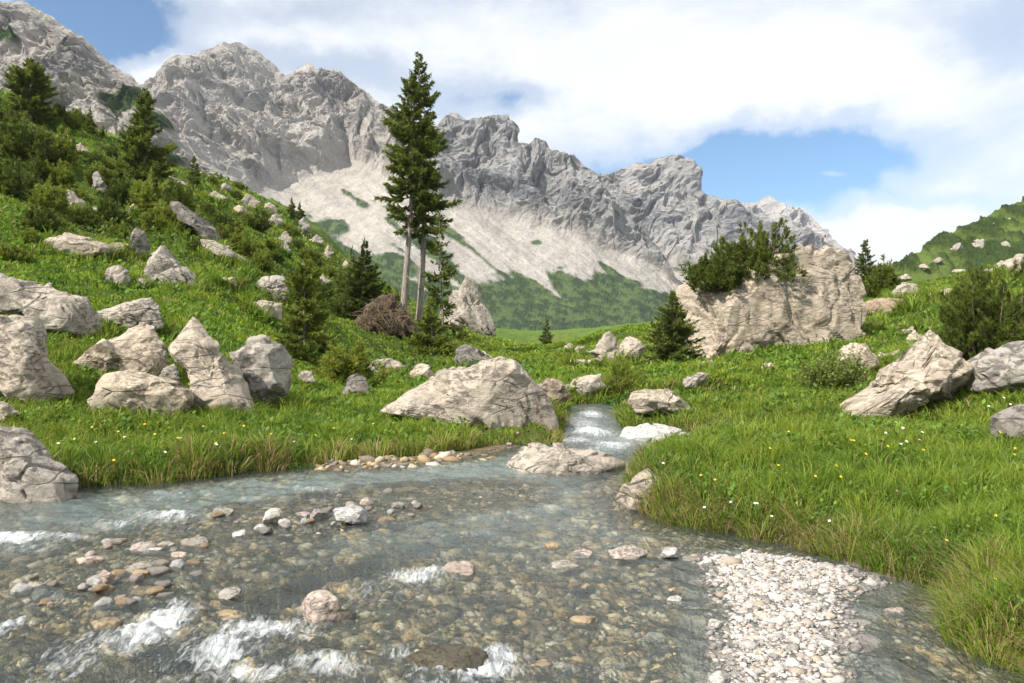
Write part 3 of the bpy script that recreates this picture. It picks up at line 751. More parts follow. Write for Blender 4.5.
B('dark slanting rock rib below the dark slope spruce', [(172, 204), (180, 203), (196, 216), (212, 228), (221, 240), (214, 242), (196, 232), (178, 220)], None, mat='rock_dark', rough=1.3)
B('pale rock on the skyline right of the dark slope spruce', [(163, 180), (168, 176), (182, 181), (188, 186), (178, 189)], None, sub=5)
B('grey rock under the small skyline spruce', [(206, 197), (214, 191), (224, 196), (226, 204), (214, 202)], None, mat='rock_grey', sub=5)
B('pale round stone on the sunny upper slope', [(232, 211), (236, 206), (244, 207), (246, 213), (238, 214)], None, sub=4)
B('pinkish flat rock on the sunny upper slope', [(241, 202), (247, 194), (256, 198), (256, 206), (246, 206)], None, mat='rock', sub=5)
for k, (x, y, w_, h_, lb) in enumerate([(276, 223, 12, 9, 'pale stone near the top of the scree-side ridge'), (285, 241, 11, 9, 'white stone on the ridge in front of the scree'), (280, 250, 12, 8, 'split grey stone halfway up the ridge'), (303, 230, 12, 12, 'pale rock on the crest of the ridge'),
                                      (316, 243, 12, 8, 'flat pale rock just under the ridge crest'), (328, 256, 10, 9, 'small white rock low on the ridge crest'), (303, 270, 9, 7, 'round pale stone in the grass below the ridge'), (322, 284, 12, 8, 'long pale stone beside the young spruce'), (285, 253, 9, 10, 'upright white stone on the ridge flank'),
                                      (62, 131, 6, 5, 'white stone on the open grass near the left skyline'), (66, 143, 10, 8, 'grey stone at the edge of the dark bush'), (80, 152, 12, 8, 'second grey stone below the dark bush edge'), (101, 147, 6, 5, 'pale stone by the small skyline spruce'), (121, 163, 8, 5, 'flat stone left of the dark slope spruce'), (132, 214, 10, 10, 'pale rock under the dark slope spruce'), (345, 268, 9, 7, 'pale stone on the ridge above the second spruce'), (269, 211, 13, 8, 'pale rock high on the ridge below the cliff'), (225, 189, 10, 6, 'pale rock on the grassy skyline')]):
    B(lb, [(x-w_/2, y), (x-w_*.3, y-h_*.7), (x+w_*.05, y-h_), (x+w_*.4, y-h_*.6), (x+w_/2, y), (x, y+h_*.15)], None, sub=4, mat='rock_grey' if k % 3 == 0 else 'rock')
# middle
B('big pale wedge boulder at the stream bend', [(378, 411), (398, 401), (425, 383), (438, 372), (452, 367), (472, 368), (486, 361), (501, 358), (514, 362), (524, 374), (538, 388), (552, 408), (565, 428), (570, 440), (568, 450), (545, 449), (528, 436), (480, 426), (430, 418)], 11.95, anchor=False, mat='rock', depth=2.0, sub=7, rough=.5, strata=.3, sdir=(.75, .2, .55), cuts=7)
B('low reddish island stone in the middle of the stream', [(501, 474), (508, 462), (520, 452), (534, 447), (566, 448), (602, 455), (622, 461), (628, 467), (612, 475), (568, 478), (515, 478)], 9.0, anchor=False, mat='rock', depth=1.0, sub=6, rough=.9, sink=.4)
B('streaked tan rock under the tip of the right bank', [(620, 505), (627, 487), (636, 475), (647, 469), (658, 476), (668, 490), (672, 512), (650, 516)], 6.95, anchor=False, depth=.5, sub=6, rough=1.2)
B('flat pale rock at the foot of the dead roots', [(362, 375), (372, 362), (388, 358), (404, 366), (402, 378), (380, 379)], 29., depth=1.2, sub=5, cat='rock', name='rock')
B('pale rock below the tall spruce pair', [(408, 379), (414, 364), (428, 366), (436, 376), (430, 383)], 27., depth=1., sub=5, cat='rock', name='rock')
B('dark grey rock behind the wedge boulder', [(456, 366), (458, 350), (466, 346), (482, 352), (494, 362), (486, 369)], 33., mat='rock_dark', depth=1.2, sub=5)
B('white flat stone right of the dark grey rock', [(472, 354), (480, 350), (492, 356), (498, 364), (490, 366)], 35., mat='stone_white', sub=5, cat='rock', name='rock')
B('dark rock under the low juniper', [(341, 392), (346, 378), (356, 372), (368, 378), (370, 391), (356, 396)], 18., mat='rock_dark', sub=5)
B('small tan rock left of the low juniper', [(296, 380), (302, 371), (312, 372), (314, 382), (304, 386)], 19., sub=5)
B('tall pale outcrop on the ridge right of the tall spruces', [(430, 330), (440, 314), (450, 298), (459, 286), (467, 275), (474, 282), (482, 294), (490, 310), (498, 327), (480, 334), (450, 334)], 60., mat='rock_grey', depth=5., rough=1., strata=.8, sdir=(.8, 0, .5), cat='outcrop', name='rock_outcrop')
B('reddish rock at the head of the stream channel', [(538, 398), (541, 384), (552, 378), (564, 384), (572, 396), (562, 404), (546, 404)], 17.5, mat='rock_red', sub=5, rough=1.2)
B('smooth pale slab behind the stream head', [(569, 390), (574, 379), (590, 375), (602, 373), (602, 388), (586, 394)], 19., depth=.9, sub=5, rough=.7)
B('tallest rock of the pale cluster left of the conical spruce', [(594, 363), (598, 346), (604, 334), (610, 331), (616, 338), (622, 350), (620, 364)], 33., depth=1.5, sub=5, rough=1.2)
B('broad rock of the pale cluster nearest the conical spruce', [(616, 362), (620, 346), (628, 338), (640, 341), (645, 352), (642, 362)], 33.5, depth=1.5, sub=5)
B('low stone at the left foot of the pale cluster', [(587, 364), (592, 357), (600, 355), (602, 365)], 32., sub=4)
B('left one of two pale stones in the far meadow', [(561, 354), (565, 346), (572, 344), (577, 352), (572, 357)], 40., sub=4)
B('right one of two pale stones in the far meadow', [(571, 353), (578, 347), (585, 346), (585, 354), (578, 357)], 38., sub=4)
B('low pale stone below the two far meadow stones', [(566, 365), (572, 359), (584, 360), (588, 365), (576, 367)], 30., sub=4)
B('grey crumbled rock on the turf right of the stream head', [(627, 402), (632, 392), (646, 389), (666, 390), (680, 398), (696, 409), (684, 414), (656, 412), (636, 408)], 15.2, depth=1., mat='rock', rough=1.25, sub=6)
B('white gravelly slab at the right shore of the channel', [(616, 437), (630, 429), (652, 424), (672, 428), (696, 434), (702, 440), (660, 443), (625, 441)], 11.9, anchor=False, depth=.9, mat='stone_white', sub=6, rough=.8, sink=.5)
B('small white rock right of the white slab', [(706, 440), (710, 430), (717, 426), (727, 434), (724, 441)], 11.4, anchor=False, mat='stone_white', sub=5, sink=.4)
B('thin pale slab in the turf below the conical spruce', [(681, 387), (686, 379), (698, 373), (708, 374), (706, 382), (694, 388)], 20.5, sub=5)
B('narrow pale stone at the left foot of the huge boulder', [(694, 369), (702, 363), (712, 360), (712, 366), (702, 371)], 24., sub=4)
# right
B('huge tan boulder crowned by a pine bush', [(683, 300), (688, 284), (698, 276), (706, 272), (730, 262), (760, 258), (790, 252), (806, 247), (822, 250), (836, 257), (848, 266), (856, 284), (864, 310), (862, 320), (846, 336), (832, 348), (800, 356), (760, 361), (720, 361), (700, 360), (692, 345), (686, 325)], 27.0, anchor=False, mat='rock_big', depth=4.6, sub=7, rough=.5, strata=.9, sdir=(.8, .2, .62), cuts=8)
B('reddish earth-stained ledge behind the huge boulder', [(862, 312), (866, 302), (884, 298), (908, 300), (916, 308), (906, 313), (880, 314)], None, mat='rock_red', depth=1.5, sub=5)
B('tan rock on the ledge right of the small spruce', [(889, 297), (894, 287), (906, 282), (920, 284), (928, 294), (922, 299)], None, depth=2., sub=5)
B('long pale stone on the right skyline meadow', [(926, 296), (936, 292), (948, 289), (956, 290), (952, 296), (936, 299)], None, sub=5)
B('pale rock beside the crown of the right-hand pine', [(1000, 276), (1006, 262), (1018, 256), (1034, 258), (1036, 276)], None, depth=3., sub=5)
B('rounded rock in the meadow right of the huge boulder', [(842, 366), (846, 350), (856, 342), (868, 344), (878, 356), (880, 366), (864, 372)], 19.5, depth=1., sub=6)
B('two-humped low stone right of the rounded meadow rock', [(876, 361), (882, 352), (890, 354), (898, 349), (902, 356), (894, 361)], 20., sub=5)
B('upright small stone in the right meadow', [(906, 345), (908, 336), (916, 330), (921, 336), (920, 346)], 22.5, sub=5)
B('lone small stone above the upright meadow stone', [(904, 330), (912, 327), (918, 330), (914, 334), (906, 334)], 24., sub=4)
B('small pale stone in grass left of the willow shrub', [(758, 372), (764, 364), (772, 363), (774, 370), (766, 374)], 19.5, sub=4)
B('long sloping slab rising to a peak under the right-hand pine', [(822, 411), (842, 401), (866, 391), (900, 374), (922, 358), (932, 344), (940, 328), (948, 333), (954, 346), (974, 355), (984, 366), (978, 378), (962, 390), (930, 391), (890, 400), (846, 410)], 13.2, mat='rock', depth=1.6, sub=7, rough=.9, strata=.4, sdir=(.5, .2, .8))
B('grey cracked rock at the right frame edge', [(980, 382), (988, 362), (1006, 350), (1030, 342), (1070, 340), (1080, 386), (1020, 390)], 12.6, mat='rock_grey', depth=1.3, rough=1.2)
B('dark undercut rock poking in at the right frame edge', [(1003, 432), (1007, 420), (1020, 412), (1050, 402), (1080, 408), (1080, 438), (1030, 440)], 9.4, mat='rock_dark', depth=.8)
for k, (x, y, w_, h_, lb) in enumerate([(979, 248, 18, 13, 'largest white outcrop in the scrub of the right hill'), (956, 250, 13, 9, 'white outcrop left of the largest one on the right hill'), (1004, 248, 14, 10, 'white outcrop right of the largest one on the right hill'), (938, 262, 9, 6, 'small pale outcrop on the lower right hill'), (905, 280, 12, 8, 'pale outcrop near the foot of the right hill'),
                                      (924, 268, 8, 6, 'tiny pale outcrop in the middle of the scrub hill'), (958, 272, 10, 5, 'thin pale outcrop below the white ones on the hill'), (992, 226, 10, 5, 'pale ledge high on the right hill'), (1010, 222, 8, 6, 'uppermost pale outcrop of the right hill')]):
    dd = hill_at(x, y-1.5)
    B(lb, [(x-w_/2, y), (x-w_*.3, y-h_*.4), (x+w_*.1, y-h_*.72), (x+w_*.4, y-h_*.4), (x+w_/2, y), (x, y+h_*.2)], dd-1.0, anchor=False, depth=4., sub=5, mat='rock_grey', cat='outcrop', name='rock_outcrop', rough=1.5)
# stones of the stream
def stone(label, x0, y0, x1, y1, mat, group='stones in the stream', sub=5, lift=0., rough=.55):
    RK[0] += 1
    by = y1; d = HC*F/(by-CY); W = (x1-x0)/F*d; H = (y1-y0)/F*d*.85
    dep = W*.8
    q, Fq = rock_mesh('stone', W, dep, max(H, W*.35), 3000+RK[0]*5, None, sub, rough, .85, 7)
    me = mesh_np('stone', q, Fq, None, True)
    x = ((x0+x1)/2-CX)/F*d
    return tag(link('stone', me, M[mat], (x, d+dep*.35, wlevel(d)+H*.22+lift)), label, 'stone', group)
for x0, y0, x1, y1, mt, lb, lift in [
    (125, 538, 153, 553, 'stone_pink', 'flat pinkish grey stone at the head of the shoal', 0), (143, 545, 162, 553, 'stone_white', 'thin white stone right of the pinkish one', 0), (120, 560, 150, 574, 'stone_grey', 'grey stone beside a small orange stone', 0), (129, 568, 149, 577, 'stone_ochre', 'small orange stone in front of a grey one', 0),
    (98, 564, 112, 586, 'stone_pink', 'upright pale stone with an orange foot', .02), (90, 574, 101, 589, 'stone_white', 'small white stone left of the upright one', 0), (85, 609, 117, 628, 'stone_ochre', 'ochre stone under shallow water left of the foam', -.03), (195, 603, 245, 622, 'stone_ochre', 'broad yellow stone under shallow water', -.04), (212, 580, 244, 600, 'stone_grey', 'grey stone behind the broad yellow one', -.02),
    (72, 551, 100, 564, 'stone_pink', 'low pinkish stone at the left of the shoal', -.01), (10, 580, 44, 592, 'stone_grey', 'flat grey stone at the left of the frame', -.01), (210, 503, 232, 517, 'stone_grey', 'brown-grey stone behind a small rapid', 0), (231, 527, 246, 537, 'stone_white', 'small whitish stone below the shoal crest', 0), (156, 537, 172, 547, 'stone_grey', 'small grey stone on the shoal', 0), (178, 533, 208, 546, 'stone_grey', 'long grey stone on the shoal', 0), (167, 548, 186, 558, 'stone_pink', 'pink stone in the middle of the shoal', -.01),
    (260, 503, 282, 525, 'stone_white', 'rounded whitish stone on the shoal crest', .02), (252, 521, 268, 533, 'stone_white', 'small light stone below the rounded whitish one', 0), (276, 514, 290, 527, 'stone_white', 'small white stone right of the rounded whitish one', 0), (327, 503, 372, 525, 'stone_white', 'brightest white flat stone on the shoal', .02), (358, 494, 373, 505, 'stone_pink', 'small tan stone behind the brightest white one', 0), (344, 498, 358, 508, 'stone_pink', 'tiny tan stone behind the brightest white one', 0), (391, 498, 405, 509, 'stone_grey', 'dark small stone right of the shoal', 0), (293, 510, 310, 518, 'stone_pink', 'flat tan stone left of the brightest white one', 0), (306, 502, 328, 520, 'stone_grey', 'grey stone touching the brightest white one', -.01),
    (297, 580, 345, 624, 'stone_pink', 'large rounded red-streaked stone in the rapid', 0.), (442, 556, 477, 579, 'stone_pink', 'rounded pink stone with foam on its left', 0), (292, 515, 301, 519, 'stone_ochre', 'tiny ochre stone on the shoal', 0), (455, 578, 486, 594, 'stone_ochre', 'ochre stone under water below the pink one', -.05), (416, 600, 440, 620, 'stone_ochre', 'yellow stone under water in mid-stream', -.06), (417, 625, 434, 641, 'stone_ochre', 'small yellow stone under water near the dark weedy rock', -.04), (442, 632, 458, 646, 'stone_ochre', 'small ochre stone touching the dark weedy rock', -.03),
    (396, 634, 524, 672, 'stone_moss', 'dark weedy rock awash at the lower edge', -.06), (543, 538, 563, 549, 'stone_ochre', 'small orange stone at the start of the stone line', 0), (570, 545, 594, 557, 'stone_pink', 'brownish stone in the stone line', -.01), (610, 544, 652, 560, 'stone_pink', 'largest tan stone of the line across the stream', 0), (658, 542, 680, 558, 'stone_white', 'whitish stone at the right end of the line', 0), (540, 556, 580, 569, 'stone_grey', 'pale flat stone under water below the orange one', -.03), (700, 556, 716, 569, 'stone_white', 'white stone at the tip of the gravel bar', .01),
    (668, 594, 684, 604, 'stone_white', 'small cream stone left of the gravel bar', 0), (666, 596, 690, 606, 'stone_pink', 'tan stone left of the gravel bar', -.02), (664, 584, 680, 592, 'stone_ochre', 'little orange stone left of the gravel bar', -.01), (706, 668, 734, 690, 'stone_white', 'round white stone at the lower left of the gravel bar', .01), (707, 614, 726, 630, 'stone_white', 'white stone on the left rim of the gravel bar', 0), (708, 633, 724, 645, 'stone_pink', 'tan stone on the left rim of the gravel bar', 0), (886, 601, 907, 614, 'stone_pink', 'red flat stone right of the gravel bar', -.01), (570, 608, 600, 622, 'stone_ochre', 'brown stone under water in front of the gravel bar', -.03), (640, 618, 668, 640, 'stone_grey', 'grey-green stone under water left of the gravel bar', -.05),
    (505, 622, 530, 640, 'stone_ochre', 'amber stone under water right of the weedy rock', -.05), (520, 650, 560, 670, 'stone_ochre', 'rust-brown stone beside the lower foam', -.04), (20, 620, 60, 640, 'stone_moss', 'dark brown stone under water at the lower left', -.05), (340, 640, 380, 662, 'stone_ochre', 'amber stone under water below the red-streaked one', -.04), (300, 625, 330, 642, 'stone_moss', 'dark stone in the lee of the red-streaked one', -.05), (150, 598, 176, 612, 'stone_grey', 'grey stone under water above the foam', -.04), (600, 650, 628, 664, 'stone_grey', 'grey stone under water near the lower edge', -.04), (470, 520, 500, 530, 'stone_grey', 'long grey stone under water in the main current', -.05)]:
    stone(lb, x0, y0, x1, y1, mt, lift=lift)
# smaller ones that nothing tells apart
rs = np.random.RandomState(5)
def cob_mesh(seed, sub=3):
    q, Fq = rock_mesh('stone', 1., rs.uniform(.65, .9), rs.uniform(.4, .6), seed, None, sub, .5, .88, 6); return q, Fq
_cob = [mesh_np('stone', *cob_mesh(5000+k), None, True) for k in range(8)]
_cm = ['stone_white', 'stone_pink', 'stone_grey', 'stone_grey', 'stone_ochre', 'stone_white', 'stone_grey', 'stone_ochre']
for me, mt in zip(_cob, _cm): me.materials.append(M[mt])
n = 0
while n < 70:
    px, py = rs.uniform(20, 420), rs.uniform(492, 610)
    g = np.array(wpt(px, py))
    s = sdist(g[None], SHOAL)[0]
    if s > .1 or rs.rand() > .85: continue
    n += 1; sz = rs.uniform(.06, .15)
    o = link('stone', _cob[n % 8], None, (g[0], g[1], wlevel(g[1])+rs.uniform(-.012, .028)), rz=rs.uniform(0, 6)); o.scale = (sz, sz, sz)
    tag(o, 'small mixed stone breaking the water along the shoal', 'stone', 'small stones of the shoal')
n = 0
while n < 60:
    px, py = rs.uniform(318, 530), rs.uniform(442, 470)
    g = np.array(wpt(px, py))
    if abs(sdist(g[None], SHORE)[0]+.05) > .14: continue
    n += 1; sz = rs.uniform(.05, .16)
    z = land1(*g)
    o = link('stone', _cob[[0, 5, 2, 3, 1][n % 5]], None, (g[0], g[1], z+.01), rz=rs.uniform(0, 6)); o.scale = (sz, sz, sz*.8)
    tag(o, 'pale shore stone below the left bank turf', 'stone', 'pale stones along the left shore')
# pebbles nobody could count
def pebbles(name, N, region, size, cols, zfun, seed, flat=(.25, .55), sub=1, wet=None):
    r = np.random.RandomState(seed); d, Fq = ico(sub)
    XY = region(r, N); n_ = len(XY)
    z = zfun(XY)
    s = size(r, n_, XY)
    if name == 'bed_pebbles': z = np.where(sdist(XY, SHORE) < .2, z, np.minimum(z, wlevel(XY[:, 1])-.012-.62*s))
    nv = len(d)
    sq = np.stack([np.ones(n_), r.uniform(.6, .95, n_), r.uniform(*flat, n_)], 1)*s[:, None]
    lump = 1+.32*np.stack([pn(d*1.6+k*9.7, 2) for k in range(40)])
    D = d[None]*lump[r.randint(0, 40, n_)][:, :, None]*sq[:, None, :]
    a = r.uniform(0, 6.28, n_); tl = r.normal(0, .22, n_)
    ca, sa = np.cos(a)[:, None], np.sin(a)[:, None]
    x = D[..., 0]*ca-D[..., 1]*sa; y = D[..., 0]*sa+D[..., 1]*ca; zz = D[..., 2]+x*tl[:, None]
    V = np.stack([x+XY[:, 0, None], y+XY[:, 1, None], zz+z[:, None]], -1).reshape(-1, 3)
    FF = (Fq[None]+(np.arange(n_)*nv)[:, None, None]).reshape(-1, 3)
    c = np.array(cols)[r.randint(0, len(cols), n_)]*r.uniform(.6, 1.2, n_)[:, None]
    if wet: c = c*wet(XY)[:, None]
    me = mesh_np(name, V, FF, np.repeat(np.clip(c, .01, .8), nv, 0), True)
    return tag(link(name, me, M['pebble']), kind='stuff')
WHITE = [(.52, .48, .43), (.46, .43, .39), (.60, .57, .53), (.5, .43, .36), (.42, .39, .36), (.56, .46, .36), (.6, .52, .44), (.62, .6, .57), (.34, .31, .29)]
BEDC = [(.38, .28, .155), (.48, .34, .18), (.26, .20, .13), (.45, .38, .28), (.33, .22, .11), (.20, .16, .115), (.46, .35, .22), (.38, .32, .23), (.56, .48, .38)]
def in_bar(r, N):
    q = np.array(BAR); lo, hi = q.min(0)-.3, q.max(0)+.3; hi[1] = min(hi[1], 8); lo[1] = 2.4
    P = r.uniform(lo, hi, (N, 2)); s = sdist(P, BAR)+.10*fbm(np.c_[P, P[:, :1]*0]*1.8, 3, 61)
    return P[(s < .03) & (r.rand(N) < np.where(s > -.12, .45, 1))]
def bar_size(r, n, XY): return .0105*np.exp(r.normal(0, .55, n))
pebbles('gravel', 36000, in_bar, bar_size, WHITE, lambda P: land(P[:, 0], P[:, 1])+.004, 11, wet=lambda P: 1.04-.5*sstep(-.14, .02, sdist(P, BAR)+.10*fbm(np.c_[P, P[:, :1]*0]*1.8, 3, 61)))
def in_bed(r, N):
    d_ = np.exp(r.uniform(math.log(2.6), math.log(10.5), N)); u = r.uniform(-.8, .66, N); P = np.stack([u*d_, d_], 1)
    s = sdist(P, RIVER); b = sdist(P, BAR); return P[(s < -.02) & (b > .08)]
def bed_size(r, n, XY): return np.clip(.030*np.exp(r.normal(0, .62, n)), .008, .10)*np.clip(XY[:, 1]/5., .8, 1.6)
pebbles('bed_pebbles', 16000, in_bed, bed_size, BEDC, lambda P: land(P[:, 0], P[:, 1])+.006, 12, (.35, .7))
# ------------------------------------------------------------------ conifers
def spray(r, A, Bp, wid, col):
    """needle twigs: two crossed slim blades from A to B each"""
    n = len(A); T = Bp-A; L = np.linalg.norm(T, axis=1)[:, None]+1e-9; T = T/L
    up = np.array([0, 0, 1.]) + r.normal(0, .35, (n, 3))
    S = np.cross(T, up); S /= np.linalg.norm(S, axis=1)[:, None]+1e-9; U = np.cross(S, T)
    mid = A+T*L*.45; w = np.broadcast_to(np.asarray(wid, float), (n,))[:, None]
    out = []
    for d in (S, U*.7):
        out.append(np.stack([A, mid+d*w, Bp, mid-d*w], 1))
    V = np.stack(out, 1).reshape(-1, 3)
    Q = np.arange(len(V)).reshape(-1, 4)
    C = np.repeat(col, 8, 0)
    return V, Q, C
def spruce(name, label, base, H, R, crown0=.04, seed=1, step=.30, nb=6, tw=.05, tl=.42, dens=1., trunk_r=None, lean=(0, 0), group=None, mat='needles', one_side=None, shape=.85, sparse0=.0, up=.35, drop=.35, cat='tree', keep=1.):
    r = np.random.RandomState(seed)
    root = empty(name, base); tag(root, label, cat, group)
    tr = trunk_r or H*.014
    zs = np.linspace(-.3, H, 14)
    axis = lambda z: np.stack([lean[0]*(z/H)+.012*H*np.sin(z/H*5+seed), lean[1]*(z/H)+.010*H*np.cos(z/H*4+seed*2), z], -1)
    mb = MB()
    P = axis(zs); tube(mb, P, tr*(1-.93*np.clip(zs, 0, H)/H)*(1+.5*np.exp(-np.clip(zs, 0, 9)/(.03*H))), 9)
    nd = MB(); z = crown0*H
    # dead stubs below the crown
    for k in range(int(crown0*H*3)):
        zz = r.uniform(.12*H, crown0*H+.05); a = r.uniform(0, 6.28); L = r.uniform(.15, .55)*R*.55
        p0 = axis(np.array(zz)); q = p0+np.array([math.cos(a)*L, math.sin(a)*L, -L*.25]); tube(mb, [p0, (p0+q)/2+[0, 0, .03*L], q], [tr*.22, tr*.14, tr*.05], 4)
    while z < H*.985:
        t = (z-crown0*H)/(H-crown0*H)
        prof = (1-t)**shape*(.55+.45*min(1, t/.12+.25)) + .02
        m = nb if t > sparse0 else max(2, nb//2)
        for b in range(m):
            if r.rand() > keep: continue
            a = r.uniform(0, 6.283)
            L = R*prof*r.uniform(.45, 1.15)*(1+.18*math.sin(z*2.1+seed))
            if one_side is not None: L *= 1+one_side[1]*math.cos(a-one_side[0])
            if L < .03: continue
            zz = z+r.uniform(-.5, .5)*step
            p0 = axis(np.array(min(zz, H)))
            hd = np.array([math.cos(a), math.sin(a), 0])
            s = np.linspace(0, 1, 8)
            pitch = up*t - drop*(1-t)
            pts = p0+hd*(L*s)[:, None]+np.array([0, 0, 1.])*(L*(pitch*s+.30*(s**2.2)*(1-.3*t)))[:, None]
            tube(mb, pts[[0, 3, 7]], [tr*.28*(1-t)+.004, tr*.15*(1-t)+.003, .002], 4)
            n = max(5, int(dens*L/tl*22))
            sa = np.sort(r.uniform(.12, 1, n))**.85
            A = np.stack([np.interp(sa, s, pts[:, k]) for k in range(3)], 1)
            sd = np.cross(hd, [0, 0, 1.])*np.where(r.rand(n) < .5, 1, -1)[:, None]
            ll = tl*(.35+.65*(1-sa))*r.uniform(.6, 1.2, n)*np.clip(L/(R*.6), .45, 1.1)
            D = hd*r.uniform(.45, .9, n)[:, None]+sd*r.uniform(.25, .95, n)[:, None]+np.array([0, 0, 1.])*r.normal(-.14, .42, n)[:, None]
            D /= np.linalg.norm(D, axis=1)[:, None]
            g = (r.uniform(.7, 1.3, n)*r.uniform(.85, 1.15))[:, None]*np.array([1, 1, 1.]); g = g*np.where(sa > .75, 1.25, 1.)[:, None]
            g[:, 0] *= r.uniform(.9, 1.25, n)
            V, Q, C = spray(r, A, A+D*ll[:, None], tw*r.uniform(.7, 1.2, n)*np.clip(ll/tl, .5, 1), g)
            nd.add(V, Q, C=C)
        z += step*(1-.45*t)
    # leader
    A = axis(np.linspace(H*.95, H*.985, 5)); V, Q, C = spray(r, A, A+np.array([0, 0, tl*.35])+r.normal(0, tl*.2, (5, 3)), tw*.5, np.ones((5, 3))); nd.add(V, Q, C=C)
    link('trunk', mb.mesh('trunk', True), M['bark'], parent=root)
    link('crown', nd.mesh('crown'), M[mat], parent=root)
    return root
def hpx(px0, d): return px0/F*d
# the tall pair and its neighbours
d = 40.
g = ground(406, 345, d); spruce('spruce_tree', 'tall bare-trunked spruce, left one of the close pair by the dead roots', g, hpx(268, d), 1.6, .42, 11, .34, 7, .075, .60, 1.8, .20, lean=(.22, 0), one_side=(3.3, .3), shape=.52, sparse0=.08, keep=.76, up=.45, drop=.42)
g = ground(419, 345, d+.6); spruce('spruce_tree', 'tallest spruce of the valley, right one of the close pair', g, hpx(289, d+.6), 1.5, .33, 12, .34, 7, .075, .56, 1.8, .19, lean=(.15, 0), one_side=(-.3, .25), shape=.58, sparse0=.2, keep=.78, up=.45, drop=.42)
d = 38.; g = ground(441, 362, d); spruce('spruce_tree', 'slim ragged spruce standing just right of the tall pair', g, hpx(140, d), 1.2, .06, 13, .32, 5, .06, .45, 1.2, .07, shape=.7, keep=.8)
g = ground(432, 366, 34.); spruce('spruce_tree', 'low bushy young spruce at the foot of the tall pair', g, hpx(60, 34.), 1.25, .0, 14, .18, 7, .06, .42, 1.7, .05, mat='pine_light')
d = 21.5; g = ground(305, 368, d); spruce('spruce_tree', 'loose bright green young spruce behind the left boulders', g, hpx(106, d), 1.0, .03, 15, .13, 7, .034, .30, 2.0, .045, shape=.6, mat='pine_light', keep=.95)
d = 42.; g = ground(364, 334, d); spruce('spruce_tree', 'broad young spruce left of the dead roots', g, hpx(82, d), 1.5, .0, 16, .22, 7, .07, .48, 1.9, .07, mat='pine')
d = 46.; g = ground(352, 330, d); spruce('spruce_tree', 'smaller spruce half hidden behind the broad young one', g, hpx(60, d), 1.0, .0, 17, .24, 6, .06, .4, 1.1, .06)
d = 43.; g = ground(388, 335, d); spruce('spruce_tree', 'pale green sapling behind the dead roots', g, hpx(42, d), 1.2, .0, 27, .24, 6, .06, .4, 1.1, .06, mat='pine_light')
d = 25.5; g = ground(673, 363, d); spruce('spruce_tree', 'dense dark conical spruce at the left flank of the huge boulder', g, hpx(76, d), 1.0, .0, 18, .11, 9, .036, .28, 1.5, .06, shape=.8)
d = 60.; g = ground(547, 354, d); spruce('spruce_tree', 'small lone spruce on the far valley meadow', g, hpx(36, d), .75, .05, 19, .22, 6, .06, .35, 1.3, .05)
d = 38.; g = ground(866, 297, d); spruce('spruce_tree', 'small pointed spruce behind the huge boulder on the right', g, hpx(56, d), .95, .0, 20, .16, 7, .05, .32, 1.3, .05, shape=.75)
d = 42.; g = ground(145, 212, d); spruce('spruce_tree', 'dark broad spruce standing on the left slope', g, hpx(118, d), 1.85, .0, 21, .26, 8, .08, .55, 1.9, .1, shape=.75, keep=.9)
d = 51.; g = ground(30, 112, d); spruce('spruce_tree', 'squat wide spruce on the upper left skyline', g, hpx(58, d), 2.0, .0, 22, .26, 8, .09, .55, 1.8, .09, shape=.6)
for k, (px, py, h, lb) in enumerate([(90, 133, 25, 'little spruce on the left skyline between the wide and the broad one'), (103, 140, 10, 'tiny sapling on the left skyline'), (194, 188, 30, 'small spruce on the skyline right of the broad slope spruce'), (292, 222, 22, 'left one of two small spruces on the ridge before the scree'), (300, 224, 18, 'right one of two small spruces on the ridge before the scree'), (316, 265, 16, 'sapling on the ridge below the two small ones'), (398, 310, 20, 'far sapling left of the tall trunks')]):
    g = ground(px, py); d = g[1]; spruce('spruce_tree', lb, g, hpx(h, d), hpx(h*.30, d), .0, 40+k, hpx(h, d)/11, 6, hpx(1.3, d), hpx(h*.13, d), 1., hpx(.8, d))

